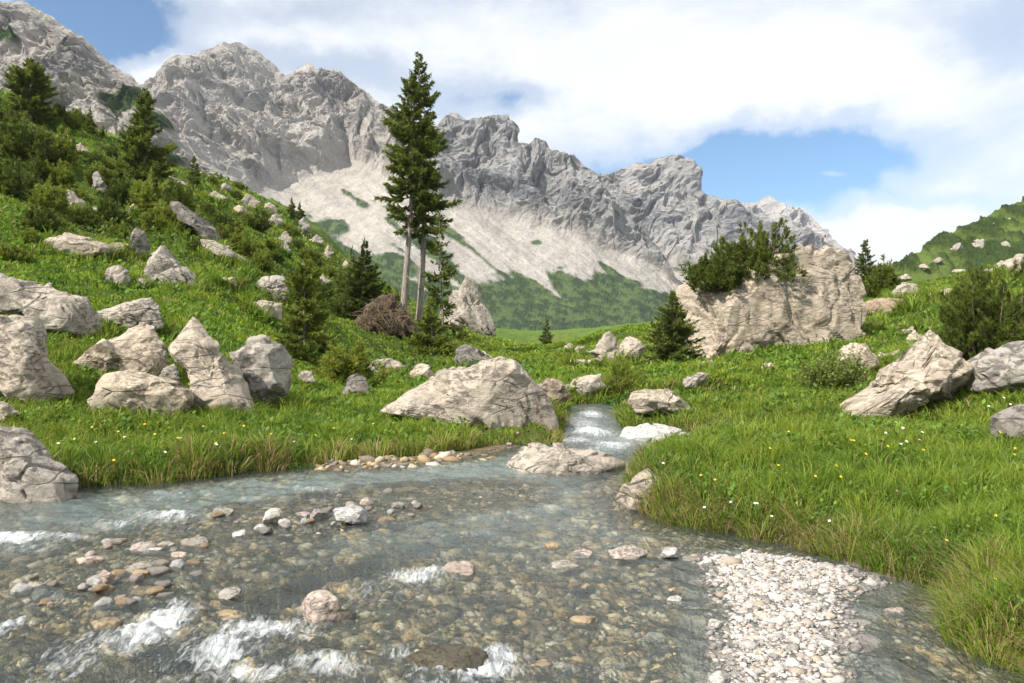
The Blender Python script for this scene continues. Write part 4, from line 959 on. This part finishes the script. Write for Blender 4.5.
# ------------------------------------------------------------------ dwarf pines and shrubs
def mugo_mesh(W, D, H, seed, n, nl, nw, per=22, ls=None):
    """a mound of upturned shoots, each a brush of needles"""
    r = np.random.RandomState(seed); st = MB(); nd = MB(); ls = ls or .30*H
    for k in range(n):
        a = r.uniform(0, 6.283); el = math.asin(r.uniform(.0, 1)**.75)
        rad = r.uniform(.45, 1.0)**.6*(1+.20*math.sin(a*3+seed)+.14*math.sin(a*7+seed*2)+.14*math.sin(el*6+a*2+seed))
        tip = np.array([math.cos(a)*math.cos(el)*W/2*rad, math.sin(a)*math.cos(el)*D/2*rad, .08*H+math.sin(el)*H*.92*rad])
        dr = np.array([math.cos(a)*math.cos(el)*.75, math.sin(a)*math.cos(el)*.75, .55+.45*math.sin(el)])+r.normal(0, .22, 3); dr /= np.linalg.norm(dr)
        l_ = ls*r.uniform(.7, 1.35)
        if k % 11 == 0:
            b = np.array([tip[0]*.12, tip[1]*.12, -.05]); c1 = np.array([tip[0]*.75, tip[1]*.75, tip[2]*.35]); s = np.linspace(0, 1, 5)[:, None]
            tube(st, ((1-s)**2*b+2*s*(1-s)*c1+s*s*(tip-dr*l_*.3)), np.linspace(.017, .004, 5)*H, 4)
        u = r.uniform(0, 1, per)**.8
        A = tip-dr*(l_*(1-u))[:, None]
        Dn = r.normal(0, 1, (per, 3)); Dn -= (Dn@dr)[:, None]*dr; Dn /= np.linalg.norm(Dn, axis=1)[:, None]
        Dn = Dn*r.uniform(.45, 1., per)[:, None]+dr*r.uniform(.5, 1.1, per)[:, None]; Dn /= np.linalg.norm(Dn, axis=1)[:, None]
        l = nl*r.uniform(.7, 1.2, per)*(1-.35*u)
        S = np.cross(Dn, r.normal(0, 1, (per, 3))); S /= np.linalg.norm(S, axis=1)[:, None]
        V = np.stack([A-S*nw*.5, A+S*nw*.5, A+Dn*l[:, None]+S*nw*.2, A+Dn*l[:, None]-S*nw*.2], 1).reshape(-1, 3)
        g = r.uniform(.7, 1.3)*r.uniform(.8, 1.2, per); g = g[:, None]*np.array([r.uniform(.9, 1.25), 1, .9])
        nd.add(V, np.arange(4*per).reshape(-1, 4), C=np.repeat(g, 4, 0))
    return st.mesh('stems', True), nd.mesh('needles')
def mugo(label, base, W, D, H, seed, n, nl, nw, per=22, mat='pine', name='dwarf_pine', group=None, ls=None):
    root = empty(name, base); tag(root, label, 'bush', group)
    a, b = mugo_mesh(W, D, H, seed, n, nl, nw, per, ls)
    link('stems', a, M['stem'], parent=root); link('needles', b, M[mat], parent=root)
    return root
d = 14.; g = ground(990, 362, d); mugo('big dark dwarf pine over the slabs at the right frame edge', (g[0]+.3, g[1]+.5, g[2]+.1), hpx(130, d), 1.9, hpx(96, d), 3, 1300, .10, .011, 64, ls=.24)
d = 27.6; bz = HC-(288-CY)/F*28.2
mugo('wide pine bush growing on top of the huge boulder', ((756-CX)/F*27.9, 27.9, HC-(287-CY)/F*27.9), hpx(94, d), 2.4, hpx(54, d), 4, 900, .15, .026, 40, 'pine', ls=.30)
mugo('lower pine bush on the left shoulder of the huge boulder', ((714-CX)/F*27.6, 27.6, HC-(289-CY)/F*27.6), hpx(56, d), 2., hpx(33, d), 5, 360, .17, .026, 36, ls=.35)
g = np.array([(761-CX)/F*28.4, 28.7, bz+1.1]); spruce('pine_sapling', 'pale pine sapling sticking out of the boulder-top bush', g, hpx(32, d), .3, .1, 66, .12, 5, .03, .2, 1., .02, mat='pine_light')
d = 37.; g = ground(884, 296, d); mugo('low dark dwarf pine touching the small pointed spruce', g, hpx(34, d), 1.3, hpx(30, d), 6, 240, .22, .034, 36)
d = 17.6; g = ground(345, 392, d); mugo('low spreading juniper in front of the young spruce', g, hpx(64, d), 1.1, hpx(38, d), 7, 300, .14, .02, 40, 'pine_light', 'juniper_bush')
d = 20.5; g = ground(300, 385, d); mugo('dark low juniper at the base of the loose young spruce', g, hpx(40, d), .8, hpx(26, d), 8, 200, .14, .02, 36, 'pine', 'juniper_bush')
d = 17.; g = ground(622, 392, d); mugo('olive scrubby pine on the rocks at the stream head', g, hpx(48, d), .8, hpx(36, d), 9, 120, .09, .014, 26, 'pine_light')
# leafy willow shrub
def willow(label, base, W, H, seed, n, ll, lw, mat='leaf', per=32, group=None):
    r = np.random.RandomState(seed); root = empty('willow_shrub', base); tag(root, label, 'shrub', group); st = MB(); lf = MB()
    for k in range(n):
        a = r.uniform(0, 6.283); q = math.sqrt(r.rand()); tip = np.array([math.cos(a)*W/2*q*r.uniform(.8, 1.2), math.sin(a)*W*.35*q, H*r.uniform(.45, 1.05)*(1-.45*q*q)])
        b = tip*np.array([.25, .25, 0])+[0, 0, -.05]; P = np.array([b, b*.5+tip*.5+r.normal(0, .05*H, 3), tip]); tube(st, P, [.012*H, .008*H, .003*H], 4)
        u = r.uniform(.3, 1, per)[:, None]; A = b*(1-u)+tip*u+r.normal(0, .03*H, (per, 3))
        D = (tip-b)/np.linalg.norm(tip-b)*.5+r.normal(0, .6, (per, 3)); D /= np.linalg.norm(D, axis=1)[:, None]
        S = np.cross(D, r.normal(0, 1, (per, 3))); S /= np.linalg.norm(S, axis=1)[:, None]; l = ll*r.uniform(.6, 1.2, per)[:, None]
        V = np.stack([A, A+D*l*.5+S*lw, A+D*l, A+D*l*.5-S*lw], 1).reshape(-1, 3); g = r.uniform(.6, 1.25, per)[:, None]*np.array([1, 1, 1.])
        lf.add(V, np.arange(4*per).reshape(-1, 4), C=np.repeat(g, 4, 0))
    link('stems', st.mesh('stems'), M['stem'], parent=root); link('leaves', lf.mesh('leaves'), M[mat], parent=root); return root
d = 16.5; g = ground(836, 402, d); willow('loose willow shrub in the meadow below the huge boulder', g, hpx(74, d), hpx(50, d), 3, 90, .085, .018, 'pine_light')
d = 12.8; g = ground(975, 392, d); willow('dark leafy herb clump in the shade under the right-hand pine', g, hpx(60, d), hpx(34, d), 4, 70, .08, .02, 'pine')
d = 16.; g = ground(622, 412, d); willow('low leafy tuft on the earthy lip of the channel', g, hpx(50, d), hpx(16, d), 5, 50, .07, .02, 'leaf')
# many dwarf pines on the left slope
protos = []
for k in range(5):
    root = empty('dwarf_pine', (0, 0, -60)); tag(root, 'dark green dwarf pine bush on the steep left hillside', 'bush', 'dwarf pines on the left hillside')
    a, b = mugo_mesh(2.0, 1.6, .95, 50+k, 260, .17, .04, 30, ls=.32)
    link('stems', a, M['stem'], parent=root); link('needles', b, M['pine' if k % 3 else 'pine_light'], parent=root); protos.append(root)
rb = np.random.RandomState(9)
big = [(18, 160, 66), (50, 165, 56), (5, 140, 50), (70, 128, 26), (58, 122, 24), (78, 126, 22), (20, 200, 50), (48, 212, 44), (100, 187, 34), (60, 186, 40), (120, 178, 36), (40, 232, 44), (108, 226, 40), (126, 208, 48), (150, 216, 60), (176, 212, 46), (164, 232, 46), (118, 240, 30), (84, 232, 30), (186, 226, 26), (12, 262, 36), (228, 243, 34), (240, 256, 36), (262, 270, 32), (224, 232, 28), (208, 214, 16), (258, 232, 26), (247, 226, 22), (290, 236, 20), (308, 262, 24), (236, 200, 14), (222, 190, 16), (212, 184, 14), (238, 190, 14), (276, 262, 20),
       (150, 168, 26), (98, 168, 22), (112, 160, 16), (30, 245, 26), (76, 204, 30), (135, 196, 34), (240, 292, 24), (258, 282, 18), (330, 278, 18), (322, 300, 24), (342, 292, 24), (302, 298, 22), (284, 312, 24), (340, 316, 26), (270, 248, 16), (318, 268, 14), (10, 182, 40), (35, 178, 34), (86, 250, 22), (64, 150, 24), (180, 240, 22), (196, 250, 18), (298, 250, 16), (262, 218, 12), (250, 206, 12), (334, 266, 12), (350, 284, 16), (384, 312, 18), (395, 330, 22), (462, 340, 16), (452, 336, 20)]
first = [True]*5
for px, py, wpx in big:
    k = rb.randint(0, 5); g = ground(px, py); s = hpx(wpx, g[1])/2.0
    sc3 = (s, s, s*rb.uniform(.95, 1.3)); rz = rb.uniform(0, 6.28)
    if first[k]: first[k] = False; o = protos[k]; o.location = g; o.scale = sc3; o.rotation_euler = (0, 0, rz)
    else: o = dup(protos[k], g, rz, sc3)
# dead root plate
def rootplate():
    d = 39.4; g = ground(386, 362, d); r = np.random.RandomState(4)
    root = empty('dead_root_plate', g); tag(root, 'brown mound of dead roots and branches at the foot of the tall spruces', 'roots')
    o = np.array([(-1.45, -.1), (-1.35, .7), (-1.0, 1.45), (-.3, 1.95), (.4, 2.05), (1.0, 1.6), (1.3, .9), (1.4, -.1)])
    q, Fq = rock_mesh('root_mass', 2.8, 1.8, 1.9, 77, o*.97, 6, 2.6, .95, 6)
    link('root_mass', mesh_np('root_mass', q, Fq, None, True), M['root'], parent=root)
    mb = MB()
    for k in range(460):
        a = r.uniform(0, 6.283); e = r.uniform(.0, 1.5)
        p = np.array([math.cos(a)*math.cos(e)*1.15, math.sin(a)*math.cos(e)*.75, .55+math.sin(e)*1.05])*r.uniform(.75, 1)
        o = np.array([math.cos(a), math.sin(a)*.8, r.uniform(-.1, .6)])*r.uniform(.1, .5)+r.normal(0, .16, 3)
        tip = p+o+np.array([r.normal(0, .3), r.normal(0, .25), -r.uniform(-.1, .85)]); tip[2] = max(tip[2], -.1)
        w_ = r.uniform(.008, .03); tube(mb, [p, p+o*.8+r.normal(0, .06, 3), tip], [w_, w_*.7, w_*.25], 4)
    link('roots', mb.mesh('roots'), M['root_dry'], parent=root)
rootplate()
# ------------------------------------------------------------------ grass: nobody could count it
def tint_field(x, y):
    q = np.stack([x, y, np.zeros_like(x)], 1)
    return fbm(q*.5, 3, 501), fbm(q*2.2, 3, 511), fbm(q*.11, 3, 521)
def tufts(x, y, s, seed):
    """which tussock a blade belongs to: a random value and the way out from its heart"""
    px_, py_ = x/s, y/s; ix, iy = np.floor(px_).astype(np.int64), np.floor(py_).astype(np.int64)
    best = np.full(len(x), 9.); cid = np.zeros(len(x)); ox = np.zeros(len(x)); oy = np.zeros(len(x))
    for a in (-1, 0, 1):
        for b in (-1, 0, 1):
            h = ((ix+a)*73856093 ^ (iy+b)*19349663 ^ seed*83492791) & 0x7fffffff
            h1 = (h*1103515245+12345) & 0x7fffffff; h2 = (h1*1103515245+12345) & 0x7fffffff; h3 = (h2*1103515245+12345) & 0x7fffffff
            ex = px_-(ix+a+h1/2147483647.); ey = py_-(iy+b+h2/2147483647.); d = np.hypot(ex, ey); n = d < best
            best = np.where(n, d, best); cid = np.where(n, (h3 >> 7) % 1000/1000., cid); ox = np.where(n, ex, ox); oy = np.where(n, ey, oy)
    return cid, ox/(best+1e-6), oy/(best+1e-6), best
def blades(name, x, y, sd, hfun, wfun, seed, dry=0., lean=.45, cmul=(1, 1, 1), kinds=None):
    r = np.random.RandomState(seed); n = len(x)
    z = land(x, y)
    a1, a2, a3 = tint_field(x, y)
    h = hfun(r, n); w = wfun(r, n)
    ts = .11+.012*np.clip(y, 3, 60)
    ts = np.where(y < 7, .17, np.where(y < 14, .26, np.where(y < 30, .42, .8)))
    cid = np.zeros(n); tx = np.zeros(n); ty = np.zeros(n); tb = np.zeros(n)
    for s_ in np.unique(ts):
        k_ = ts == s_; cid[k_], tx[k_], ty[k_], tb[k_] = tufts(x[k_], y[k_], s_, seed+3)
    h = h*(.55+.95*cid)*(1.12-.45*np.clip(tb, 0, 1))
    az = np.arctan2(ty, tx)+r.normal(0, .7, n); dx, dy = np.cos(az), np.sin(az)
    # hang out over the edge of the bank
    ln = lean*r.uniform(.3, 1.3, n)
    face = r.uniform(-1.2, 1.2, n)   # blade width turned roughly to the open side
    wx, wy = np.cos(face), np.sin(face)
    b = np.stack([x, y, z-.02], 1); W = np.stack([wx, wy, np.zeros(n)], 1)*w[:, None]
    D = np.stack([dx, dy, np.zeros(n)], 1)
    mid = b+D*(h*ln*.35)[:, None]+np.array([0, 0, 1.])*(h*.6)[:, None]
    tip = b+D*(h*ln)[:, None]+np.array([0, 0, 1.])*(h*(1-.25*ln))[:, None]
    V = np.stack([b-W*.5, b+W*.5, mid+W*.42, mid-W*.42, tip], 1).reshape(-1, 3)
    i = np.arange(n)*5
    Q = np.stack([i, i+1, i+2, i+3], 1); T = np.stack([i+3, i+2, i+4], 1)
    base = np.array([.165, .275, .03]); yel = np.array([.29, .36, .042]); deep = np.array([.075, .17, .023]); straw = np.array([.42, .33, .15])
    k = np.clip(.48+.6*a1+.4*a2+.75*(cid-.5)+r.normal(0, .2, n), 0, 1)[:, None]
    c = deep*(1-k)+yel*k; c = .7*c+.3*base
    warm = np.clip(.3+1.2*a3+.4*a1, 0, 1)[:, None]*.25; c = c*(1-warm)+np.array([.20, .20, .04])*warm
    pd = np.clip(dry*sstep(.55, .02, sd)*(.5+.9*np.clip(a2+.35, 0, 1))+.03, 0, .9)
    s = (r.rand(n) < pd)[:, None]
    c = np.where(s, straw*r.uniform(.6, 1.1, n)[:, None], c*r.uniform(.75, 1.25, n)[:, None])*np.array(cmul)
    me = mesh_np(name, V, [Q, T], np.repeat(c, 5, 0))
    return tag(link(name, me, M['grass']), kind='stuff')
def scatter(N, u0, u1, d0, d1, seed, smin=-.0, p=1.):
    r = np.random.RandomState(seed)
    d = np.exp(r.uniform(math.log(d0), math.log(d1), N)); u = r.uniform(u0, u1, N)
    x, y = u*d, d
    sd = np.full(N, 50.); nr = y < 20
    q = np.stack([x[nr], y[nr]], 1)
    sd[nr] = sdist(q, RIVER)+.07*fbm(np.c_[q, q[:, :1]*0]*2.1, 3, 31)
    ok = sd > smin
    return x[ok], y[ok], sd[ok]
# near right bank, long grass
x, y, sd = scatter(150000, -.05, .85, 2.9, 9.5, 1, .0)
k = (x > .6); x, y, sd = x[k], y[k], sd[k]
blades('meadow_grass', x, y, sd, lambda r, n: r.uniform(.07, .2, n)*(1+.6*np.clip(fbm(np.stack([x, y, x*0], 1)*1.5, 2, 531), -.5, 1)), lambda r, n: np.maximum(.005, .0011*y)*r.uniform(.7, 1.3, n), 1, dry=.35, lean=.75)
x, y, sd = scatter(110000, -.02, .85, 9.5, 21, 2, .0)
k = (x > .6); x, y, sd = x[k], y[k], sd[k]
blades('meadow_grass.001', x, y, sd, lambda r, n: r.uniform(.07, .19, n), lambda r, n: .0013*y*r.uniform(.7, 1.3, n), 2, dry=.5, lean=.7)
# left bank
x, y, sd = scatter(120000, -.85, .08, 7., 15.5, 3, .0)
k = (x < 1.2); x, y, sd = x[k], y[k], sd[k]
blades('bank_grass', x, y, sd, lambda r, n: r.uniform(.08, .22, n)*(1+.4*sstep(.8, .1, sd))*(1-.6*sstep(-1.2, -.2, x)*sstep(11., 11.6, y)), lambda r, n: .0013*y*r.uniform(.7, 1.3, n), 3, dry=.45, lean=.7)
# fringe hanging over both banks
x, y, sd = scatter(420000, -.9, .85, 2.6, 16.5, 4, -.03)
k = (sd < .2) & (sd > .025) & (sdist(np.stack([x, y], 1), SHORE) > .1); x, y, sd = x[k], y[k], sd[k]
blades('bank_fringe', x, y, sd, lambda r, n: r.uniform(.08, .22, n), lambda r, n: np.maximum(.005, .0011*y)*r.uniform(.7, 1.3, n), 4, dry=.5, lean=1.5)
# slopes
x, y, sd = scatter(130000, -.8, .75, 15., 34, 5, .05)
blades('slope_grass', x, y, sd, lambda r, n: r.uniform(.08, .2, n), lambda r, n: .0017*y*r.uniform(.7, 1.3, n), 5, lean=.8, cmul=(1.12, 1.1, 1.))
x, y, sd = scatter(120000, -.75, .7, 34., 95, 6, .05)
blades('slope_grass.001', x, y, sd, lambda r, n: r.uniform(.12, .32, n), lambda r, n: .0021*y*r.uniform(.7, 1.3, n), 6, lean=.8, cmul=(1.15, 1.12, 1.))
# taller growth crowding the foot of every rock
rr = np.random.RandomState(77); xs, ys = [], []
for gx, gy, W_, D_ in ROCKS:
    n_ = int(np.clip(W_*520, 120, 1500)*(1 if gy < 25 else .6)); a_ = rr.uniform(0, 6.283, n_); q_ = rr.uniform(.78, 1.25, n_)
    xs.append(gx+np.cos(a_)*W_*.5*q_); ys.append(gy+np.sin(a_)*D_*.5*q_)
x, y = np.concatenate(xs), np.concatenate(ys); nr = sdist(np.stack([x, y], 1), RIVER); k = nr > .05; x, y, sd = x[k], y[k], nr[k]
blades('rock_fringe_grass', x, y, sd, lambda r, n: r.uniform(.14, .34, n)*np.clip(y/16, .8, 2.2), lambda r, n: .0017*y*r.uniform(.7, 1.3, n), 9, lean=.8)
# broad-leaved herbs in the turf
def herbs(name, x, y, seed, size, hmax, cols=((.14, .25, .035), (.19, .30, .05), (.11, .20, .04))):
    r = np.random.RandomState(seed); n = len(x); z = land(x, y)+r.uniform(.03, 1, n)*hmax
    az = r.uniform(0, 6.283, n); el = r.uniform(.05, 1.1, n); l = size*y*r.uniform(.6, 1.4, n)
    D = np.stack([np.cos(az)*np.cos(el), np.sin(az)*np.cos(el), np.sin(el)], 1)
    S = np.cross(D, [0, 0, 1.]); S /= np.linalg.norm(S, axis=1)[:, None]
    A = np.stack([x, y, z], 1)
    V = np.stack([A, A+D*l[:, None]*.5+S*(l*.32)[:, None], A+D*l[:, None], A+D*l[:, None]*.5-S*(l*.32)[:, None]], 1).reshape(-1, 3)
    c = np.array(cols)[r.randint(0, len(cols), n)]*r.uniform(.7, 1.3, n)[:, None]
    me = mesh_np(name, V, np.arange(4*n).reshape(-1, 4), np.repeat(c, 4, 0))
    return tag(link(name, me, M['grass']), kind='stuff')
x, y, sd = scatter(80000, -.85, .85, 3.2, 30, 7, .12)
q = np.stack([x, y, x*0], 1); k = fbm(q*.8, 3, 601)+.3*fbm(q*3, 2, 607) > np.where(x < 1, -.02, .10); herbs('meadow_herbs', x[k], y[k], 7, .0068, .16)
x, y, sd = scatter(60000, -.75, .7, 22, 95, 8, .12)
q = np.stack([x, y, x*0], 1); k = fbm(q*.16, 3, 621)+.3*fbm(q*.7, 2, 627) > .2+.5*sstep(-.12, .02, x/y); herbs('slope_undergrowth', x[k], y[k], 8, .0062, .45, ((.10, .16, .03), (.13, .19, .034), (.075, .12, .026), (.14, .17, .04)))
# flowers
def flower_mesh(np_, rad, cup):
    mb = MB()
    for k in range(np_):
        a = k*2*math.pi/np_; b = a+.9*math.pi/np_; c = a-.9*math.pi/np_
        mb.add([(0, 0, 0), (math.cos(c)*rad*.7, math.sin(c)*rad*.7, cup*.7), (math.cos(a)*rad, math.sin(a)*rad, cup), (math.cos(b)*rad*.7, math.sin(b)*rad*.7, cup*.7)], [(0, 1, 2, 3)])
    return mb.mesh('petals')
def flower(mat, np_, rad, cup, h, label, group):
    root = empty('wildflower', (0, 0, -60)); tag(root, label, 'flower', group)
    mb = MB(); tube(mb, [(0, 0, 0), (.01, 0, h*.5), (0, 0, h)], [.0035, .003, .0025], 5)
    link('stem', mb.mesh('stem'), M['flower_stem'], parent=root)
    p = link('petals', flower_mesh(np_, rad, cup), M[mat], parent=root); p.location = (0, 0, h)
    d_, f_ = ico(1); e = link('flower_heart', mesh_np('flower_heart', d_*np.array([.3, .3, .2])*rad, f_, None, True), M['flower_eye'], parent=root); e.location = (0, 0, h+cup*.2)
    return root
rf = np.random.RandomState(21)
Y1 = [(645, 478), (708, 470), (716, 475), (790, 429), (835, 432), (848, 436), (854, 444), (780, 460), (808, 468), (833, 466), (914, 445), (986, 425), (996, 446), (936, 532), (975, 570), (758, 440), (876, 438), (985, 500), (1008, 440), (820, 458), (960, 418)]
Y2 = [(96, 424), (148, 420), (160, 428), (206, 424), (118, 428), (178, 436), (232, 428), (120, 450), (250, 420), (222, 438), (84, 432), (276, 428), (310, 432), (340, 425), (380, 420)]
W1 = [(662, 462), (710, 498), (738, 500), (748, 495), (768, 508), (746, 494), (880, 425), (892, 432), (901, 420), (906, 436), (912, 428), (886, 420), (1006, 400), (1012, 404), (998, 396), (1018, 410), (990, 404), (840, 510), (1000, 416), (895, 440)]
W2 = [(132, 434), (190, 432), (60, 440), (215, 446), (102, 440), (300, 438), (160, 444), (352, 436)]
for pts, mat, np_, lb, gr in [(Y1, 'petal_yellow', 5, 'small yellow wildflower in the grass of the right bank', 'yellow flowers on the right bank'), (Y2, 'petal_yellow', 5, 'small yellow wildflower in the left bank meadow', 'yellow flowers on the left bank'), (W1, 'petal_white', 9, 'tiny white daisy in the grass of the right bank', 'white flowers on the right bank'), (W2, 'petal_white', 9, 'tiny white daisy in the left bank meadow', 'white flowers on the left bank'), ([(875, 477)], 'petal_pink', 7, 'single pink thistle-like flower in the right bank grass', None)]:
    proto = None
    for px, py in pts:
        dd = np.exp(np.linspace(math.log(3.5), math.log(22), 300)); xx = (px-CX)/F*dd; zz = land(xx, dd)+.24
        row = CY-F*(zz-HC)/dd; k = np.argmin(abs(row-py)); loc = (xx[k], dd[k], zz[k]-.24); s = np.clip(dd[k]/6., .8, 1.5)
        if proto is None: proto = flower(mat, np_, .012, .004, .24, lb, gr); proto.location = loc; proto.scale = (s, s, 1); o = proto
        else: o = dup(proto, loc, rf.uniform(0, 6), (s, s, 1))
        o.rotation_euler = (.5+rf.uniform(-.2, .3), rf.uniform(-.3, .3), rf.uniform(-.5, .5))
# ------------------------------------------------------------------ light, sky, camera
HAZE = .00009
SUN_DIR = np.array([-.67, -.55, .80]); SUN_DIR /= np.linalg.norm(SUN_DIR)
sun = bpy.data.lights.new('sun', 'SUN'); sun.energy = 4.4; sun.angle = math.radians(.53); sun.color = (1., .945, .86)
so = bpy.data.objects.new('sun', sun); COL.objects.link(so)
from mathutils import Vector
so.rotation_euler = Vector(SUN_DIR).to_track_quat('Z', 'Y').to_euler(); so.location = (-20, -10, 60)
w = bpy.data.worlds.new('World'); SC.world = w; w.use_nodes = True
nt = w.node_tree; nt.nodes.clear(); t = NT(nt)
sk = t.n('ShaderNodeTexSky', sky_type='NISHITA'); sk.sun_disc = False
sk.sun_elevation = math.asin(SUN_DIR[2]); sk.sun_rotation = math.atan2(SUN_DIR[0], SUN_DIR[1]); sk.altitude = 1500; sk.air_density = 1.; sk.dust_density = .6; sk.ozone_density = 1.6
d = t.n('ShaderNodeTexCoord').outputs['Generated']
sp = t.n('ShaderNodeSeparateXYZ'); t.put(sp.inputs[0], d)
yy = t.math('MAXIMUM', sp.outputs[1], .2)
U = t.math('DIVIDE', sp.outputs[0], yy); Vv = t.math('DIVIDE', sp.outputs[2], yy)
wa = t.noise(d, 5., 6, .6); wb = t.noise(d, 7.3, 6, .62)
U0, V0 = U, Vv
U = t.math('ADD', U, t.math('MULTIPLY', t.math('SUBTRACT', wa, .5), .28)); Vv = t.math('ADD', Vv, t.math('MULTIPLY', t.math('SUBTRACT', wb, .5), .12))
mp = t.n('ShaderNodeMapping'); t.put(mp.inputs['Vector'], d); mp.inputs['Scale'].default_value = (1, 1, 2.3); mp.inputs['Rotation'].default_value = (0, .22, 0)
n1 = t.noise(mp.outputs[0], 3.2, 8, .56, .25); n2 = t.noise(mp.outputs[0], 1.7, 6, .6); n3 = t.noise(mp.outputs[0], 9., 6, .6, .3)
cover = t.math('ADD', .80, t.math('MULTIPLY', t.math('SUBTRACT', n1, .5), 1.5))
for px, py, sx, sy, a, tilt in [(95, 26, 80, 36, -1.1, .1), (60, -30, 120, 50, -.6, 0), (290, 66, 150, 20, -.46, .15), (220, 12, 110, 14, -.25, .1), (500, 100, 44, 14, -.55, 0), (775, 158, 105, 38, -1.2, -.1), (680, 172, 100, 22, -1.0, -.15), (860, 165, 50, 30, -.5, 0), (730, 196, 80, 26, -.6, 0), (830, 205, 50, 14, -.3, 0),
                                (826, 172, 24, 5.5, .85, .08), (150, 66, 40, 18, .5, 0), (640, 60, 260, 50, .3, 0), (960, 235, 100, 24, .3, .3), (870, 236, 40, 14, .3, 0), (1010, 30, 80, 50, -.4, 0), (930, 205, 90, 12, -.3, .3)]:
    Uw, Vw_ = (t.math('ADD', t.math('MULTIPLY', U0, .7), t.math('MULTIPLY', U, .3)), t.math('ADD', t.math('MULTIPLY', V0, .8), t.math('MULTIPLY', Vv, .2))) if px == 826 else (U, Vv)
    du = t.math('MULTIPLY', t.math('SUBTRACT', Uw, (px-CX)/F), F/sx)
    dv0 = t.math('ADD', t.math('SUBTRACT', Vw_, (CY-py)/F), t.math('MULTIPLY', t.math('SUBTRACT', Uw, (px-CX)/F), tilt))
    dv = t.math('MULTIPLY', dv0, F/sy)
    e = t.math('ADD', t.math('MULTIPLY', du, du), t.math('MULTIPLY', dv, dv))
    g = t.math('EXPONENT', t.math('MULTIPLY', e, -1.))
    cover = t.math('ADD', cover, t.math('MULTIPLY', g, a))
cover = t.math('ADD', cover, t.math('MULTIPLY', t.math('SUBTRACT', n3, .5), .45))
mask = t.ramp(cover, [(.0, 0.02), (.5, .5), (1.0, .97)], 'EASE')
cw = t.mix(t.ramp(n2, [(.3, 0.), (.7, 1.)]), (8.9, 9.4, 9.9), (10.6, 10.7, 10.8))
skyc = t.mix(1., sk.outputs[0], (1.05, 1.4, 1.55), 'MULTIPLY')
bg = t.n('ShaderNodeBackground'); t.put(bg.inputs['Color'], t.mix(mask, skyc, cw)); bg.inputs['Strength'].default_value = .066
ow = nt.nodes.new('ShaderNodeOutputWorld'); nt.links.new(bg.outputs[0], ow.inputs['Surface'])
# the valley air
bm = bmesh.new(); bmesh.ops.create_cube(bm, size=1.)
hz = bpy.data.meshes.new('haze'); bm.to_mesh(hz); bm.free()
zlo, zhi = [f_([(o.matrix_world @ Vector(c))[2] for o in SC.objects if o.type == 'MESH' for c in o.bound_box]) for f_ in (min, max)]
ho = bpy.data.objects.new('haze', hz); COL.objects.link(ho); ho['kind'] = 'stuff'
zlo, zhi = max(zlo, -400.)-1., zhi+5
ho.location = (0, 1350, (zlo+zhi)/2); ho.scale = (5000, 3100, zhi-zlo)
hm = bpy.data.materials.new('valley_air'); hm.use_nodes = True; hn = hm.node_tree; hn.nodes.clear()
pv = hn.nodes.new('ShaderNodeVolumePrincipled'); pv.inputs['Color'].default_value = (.80, .88, 1., 1); pv.inputs['Density'].default_value = HAZE; pv.inputs['Anisotropy'].default_value = .1
oo = hn.nodes.new('ShaderNodeOutputMaterial'); hn.links.new(pv.outputs[0], oo.inputs['Volume']); hz.materials.append(hm)
cam = bpy.data.cameras.new('camera'); co = bpy.data.objects.new('camera', cam); COL.objects.link(co)
co.location = (0, 0, HC); co.rotation_euler = (math.radians(90), 0, 0)
cam.sensor_width = 36; cam.lens = F/1024*36; cam.shift_y = (CY-341.5)/1024; cam.clip_end = 20000; cam.clip_start = .05
SC.camera = co
SC.view_settings.view_transform = 'Standard'; SC.view_settings.look = 'None'; SC.view_settings.gamma = 1; SC.view_settings.use_curve_mapping = False
SC.view_settings.exposure = .68
SC.cycles.use_denoising = True; SC.cycles.max_bounces = 8; SC.cycles.diffuse_bounces = 3; SC.cycles.glossy_bounces = 2; SC.cycles.transparent_max_bounces = 16
SC.cycles.caustics_reflective = False; SC.cycles.caustics_refractive = False
SC.cycles.volume_bounces = 0
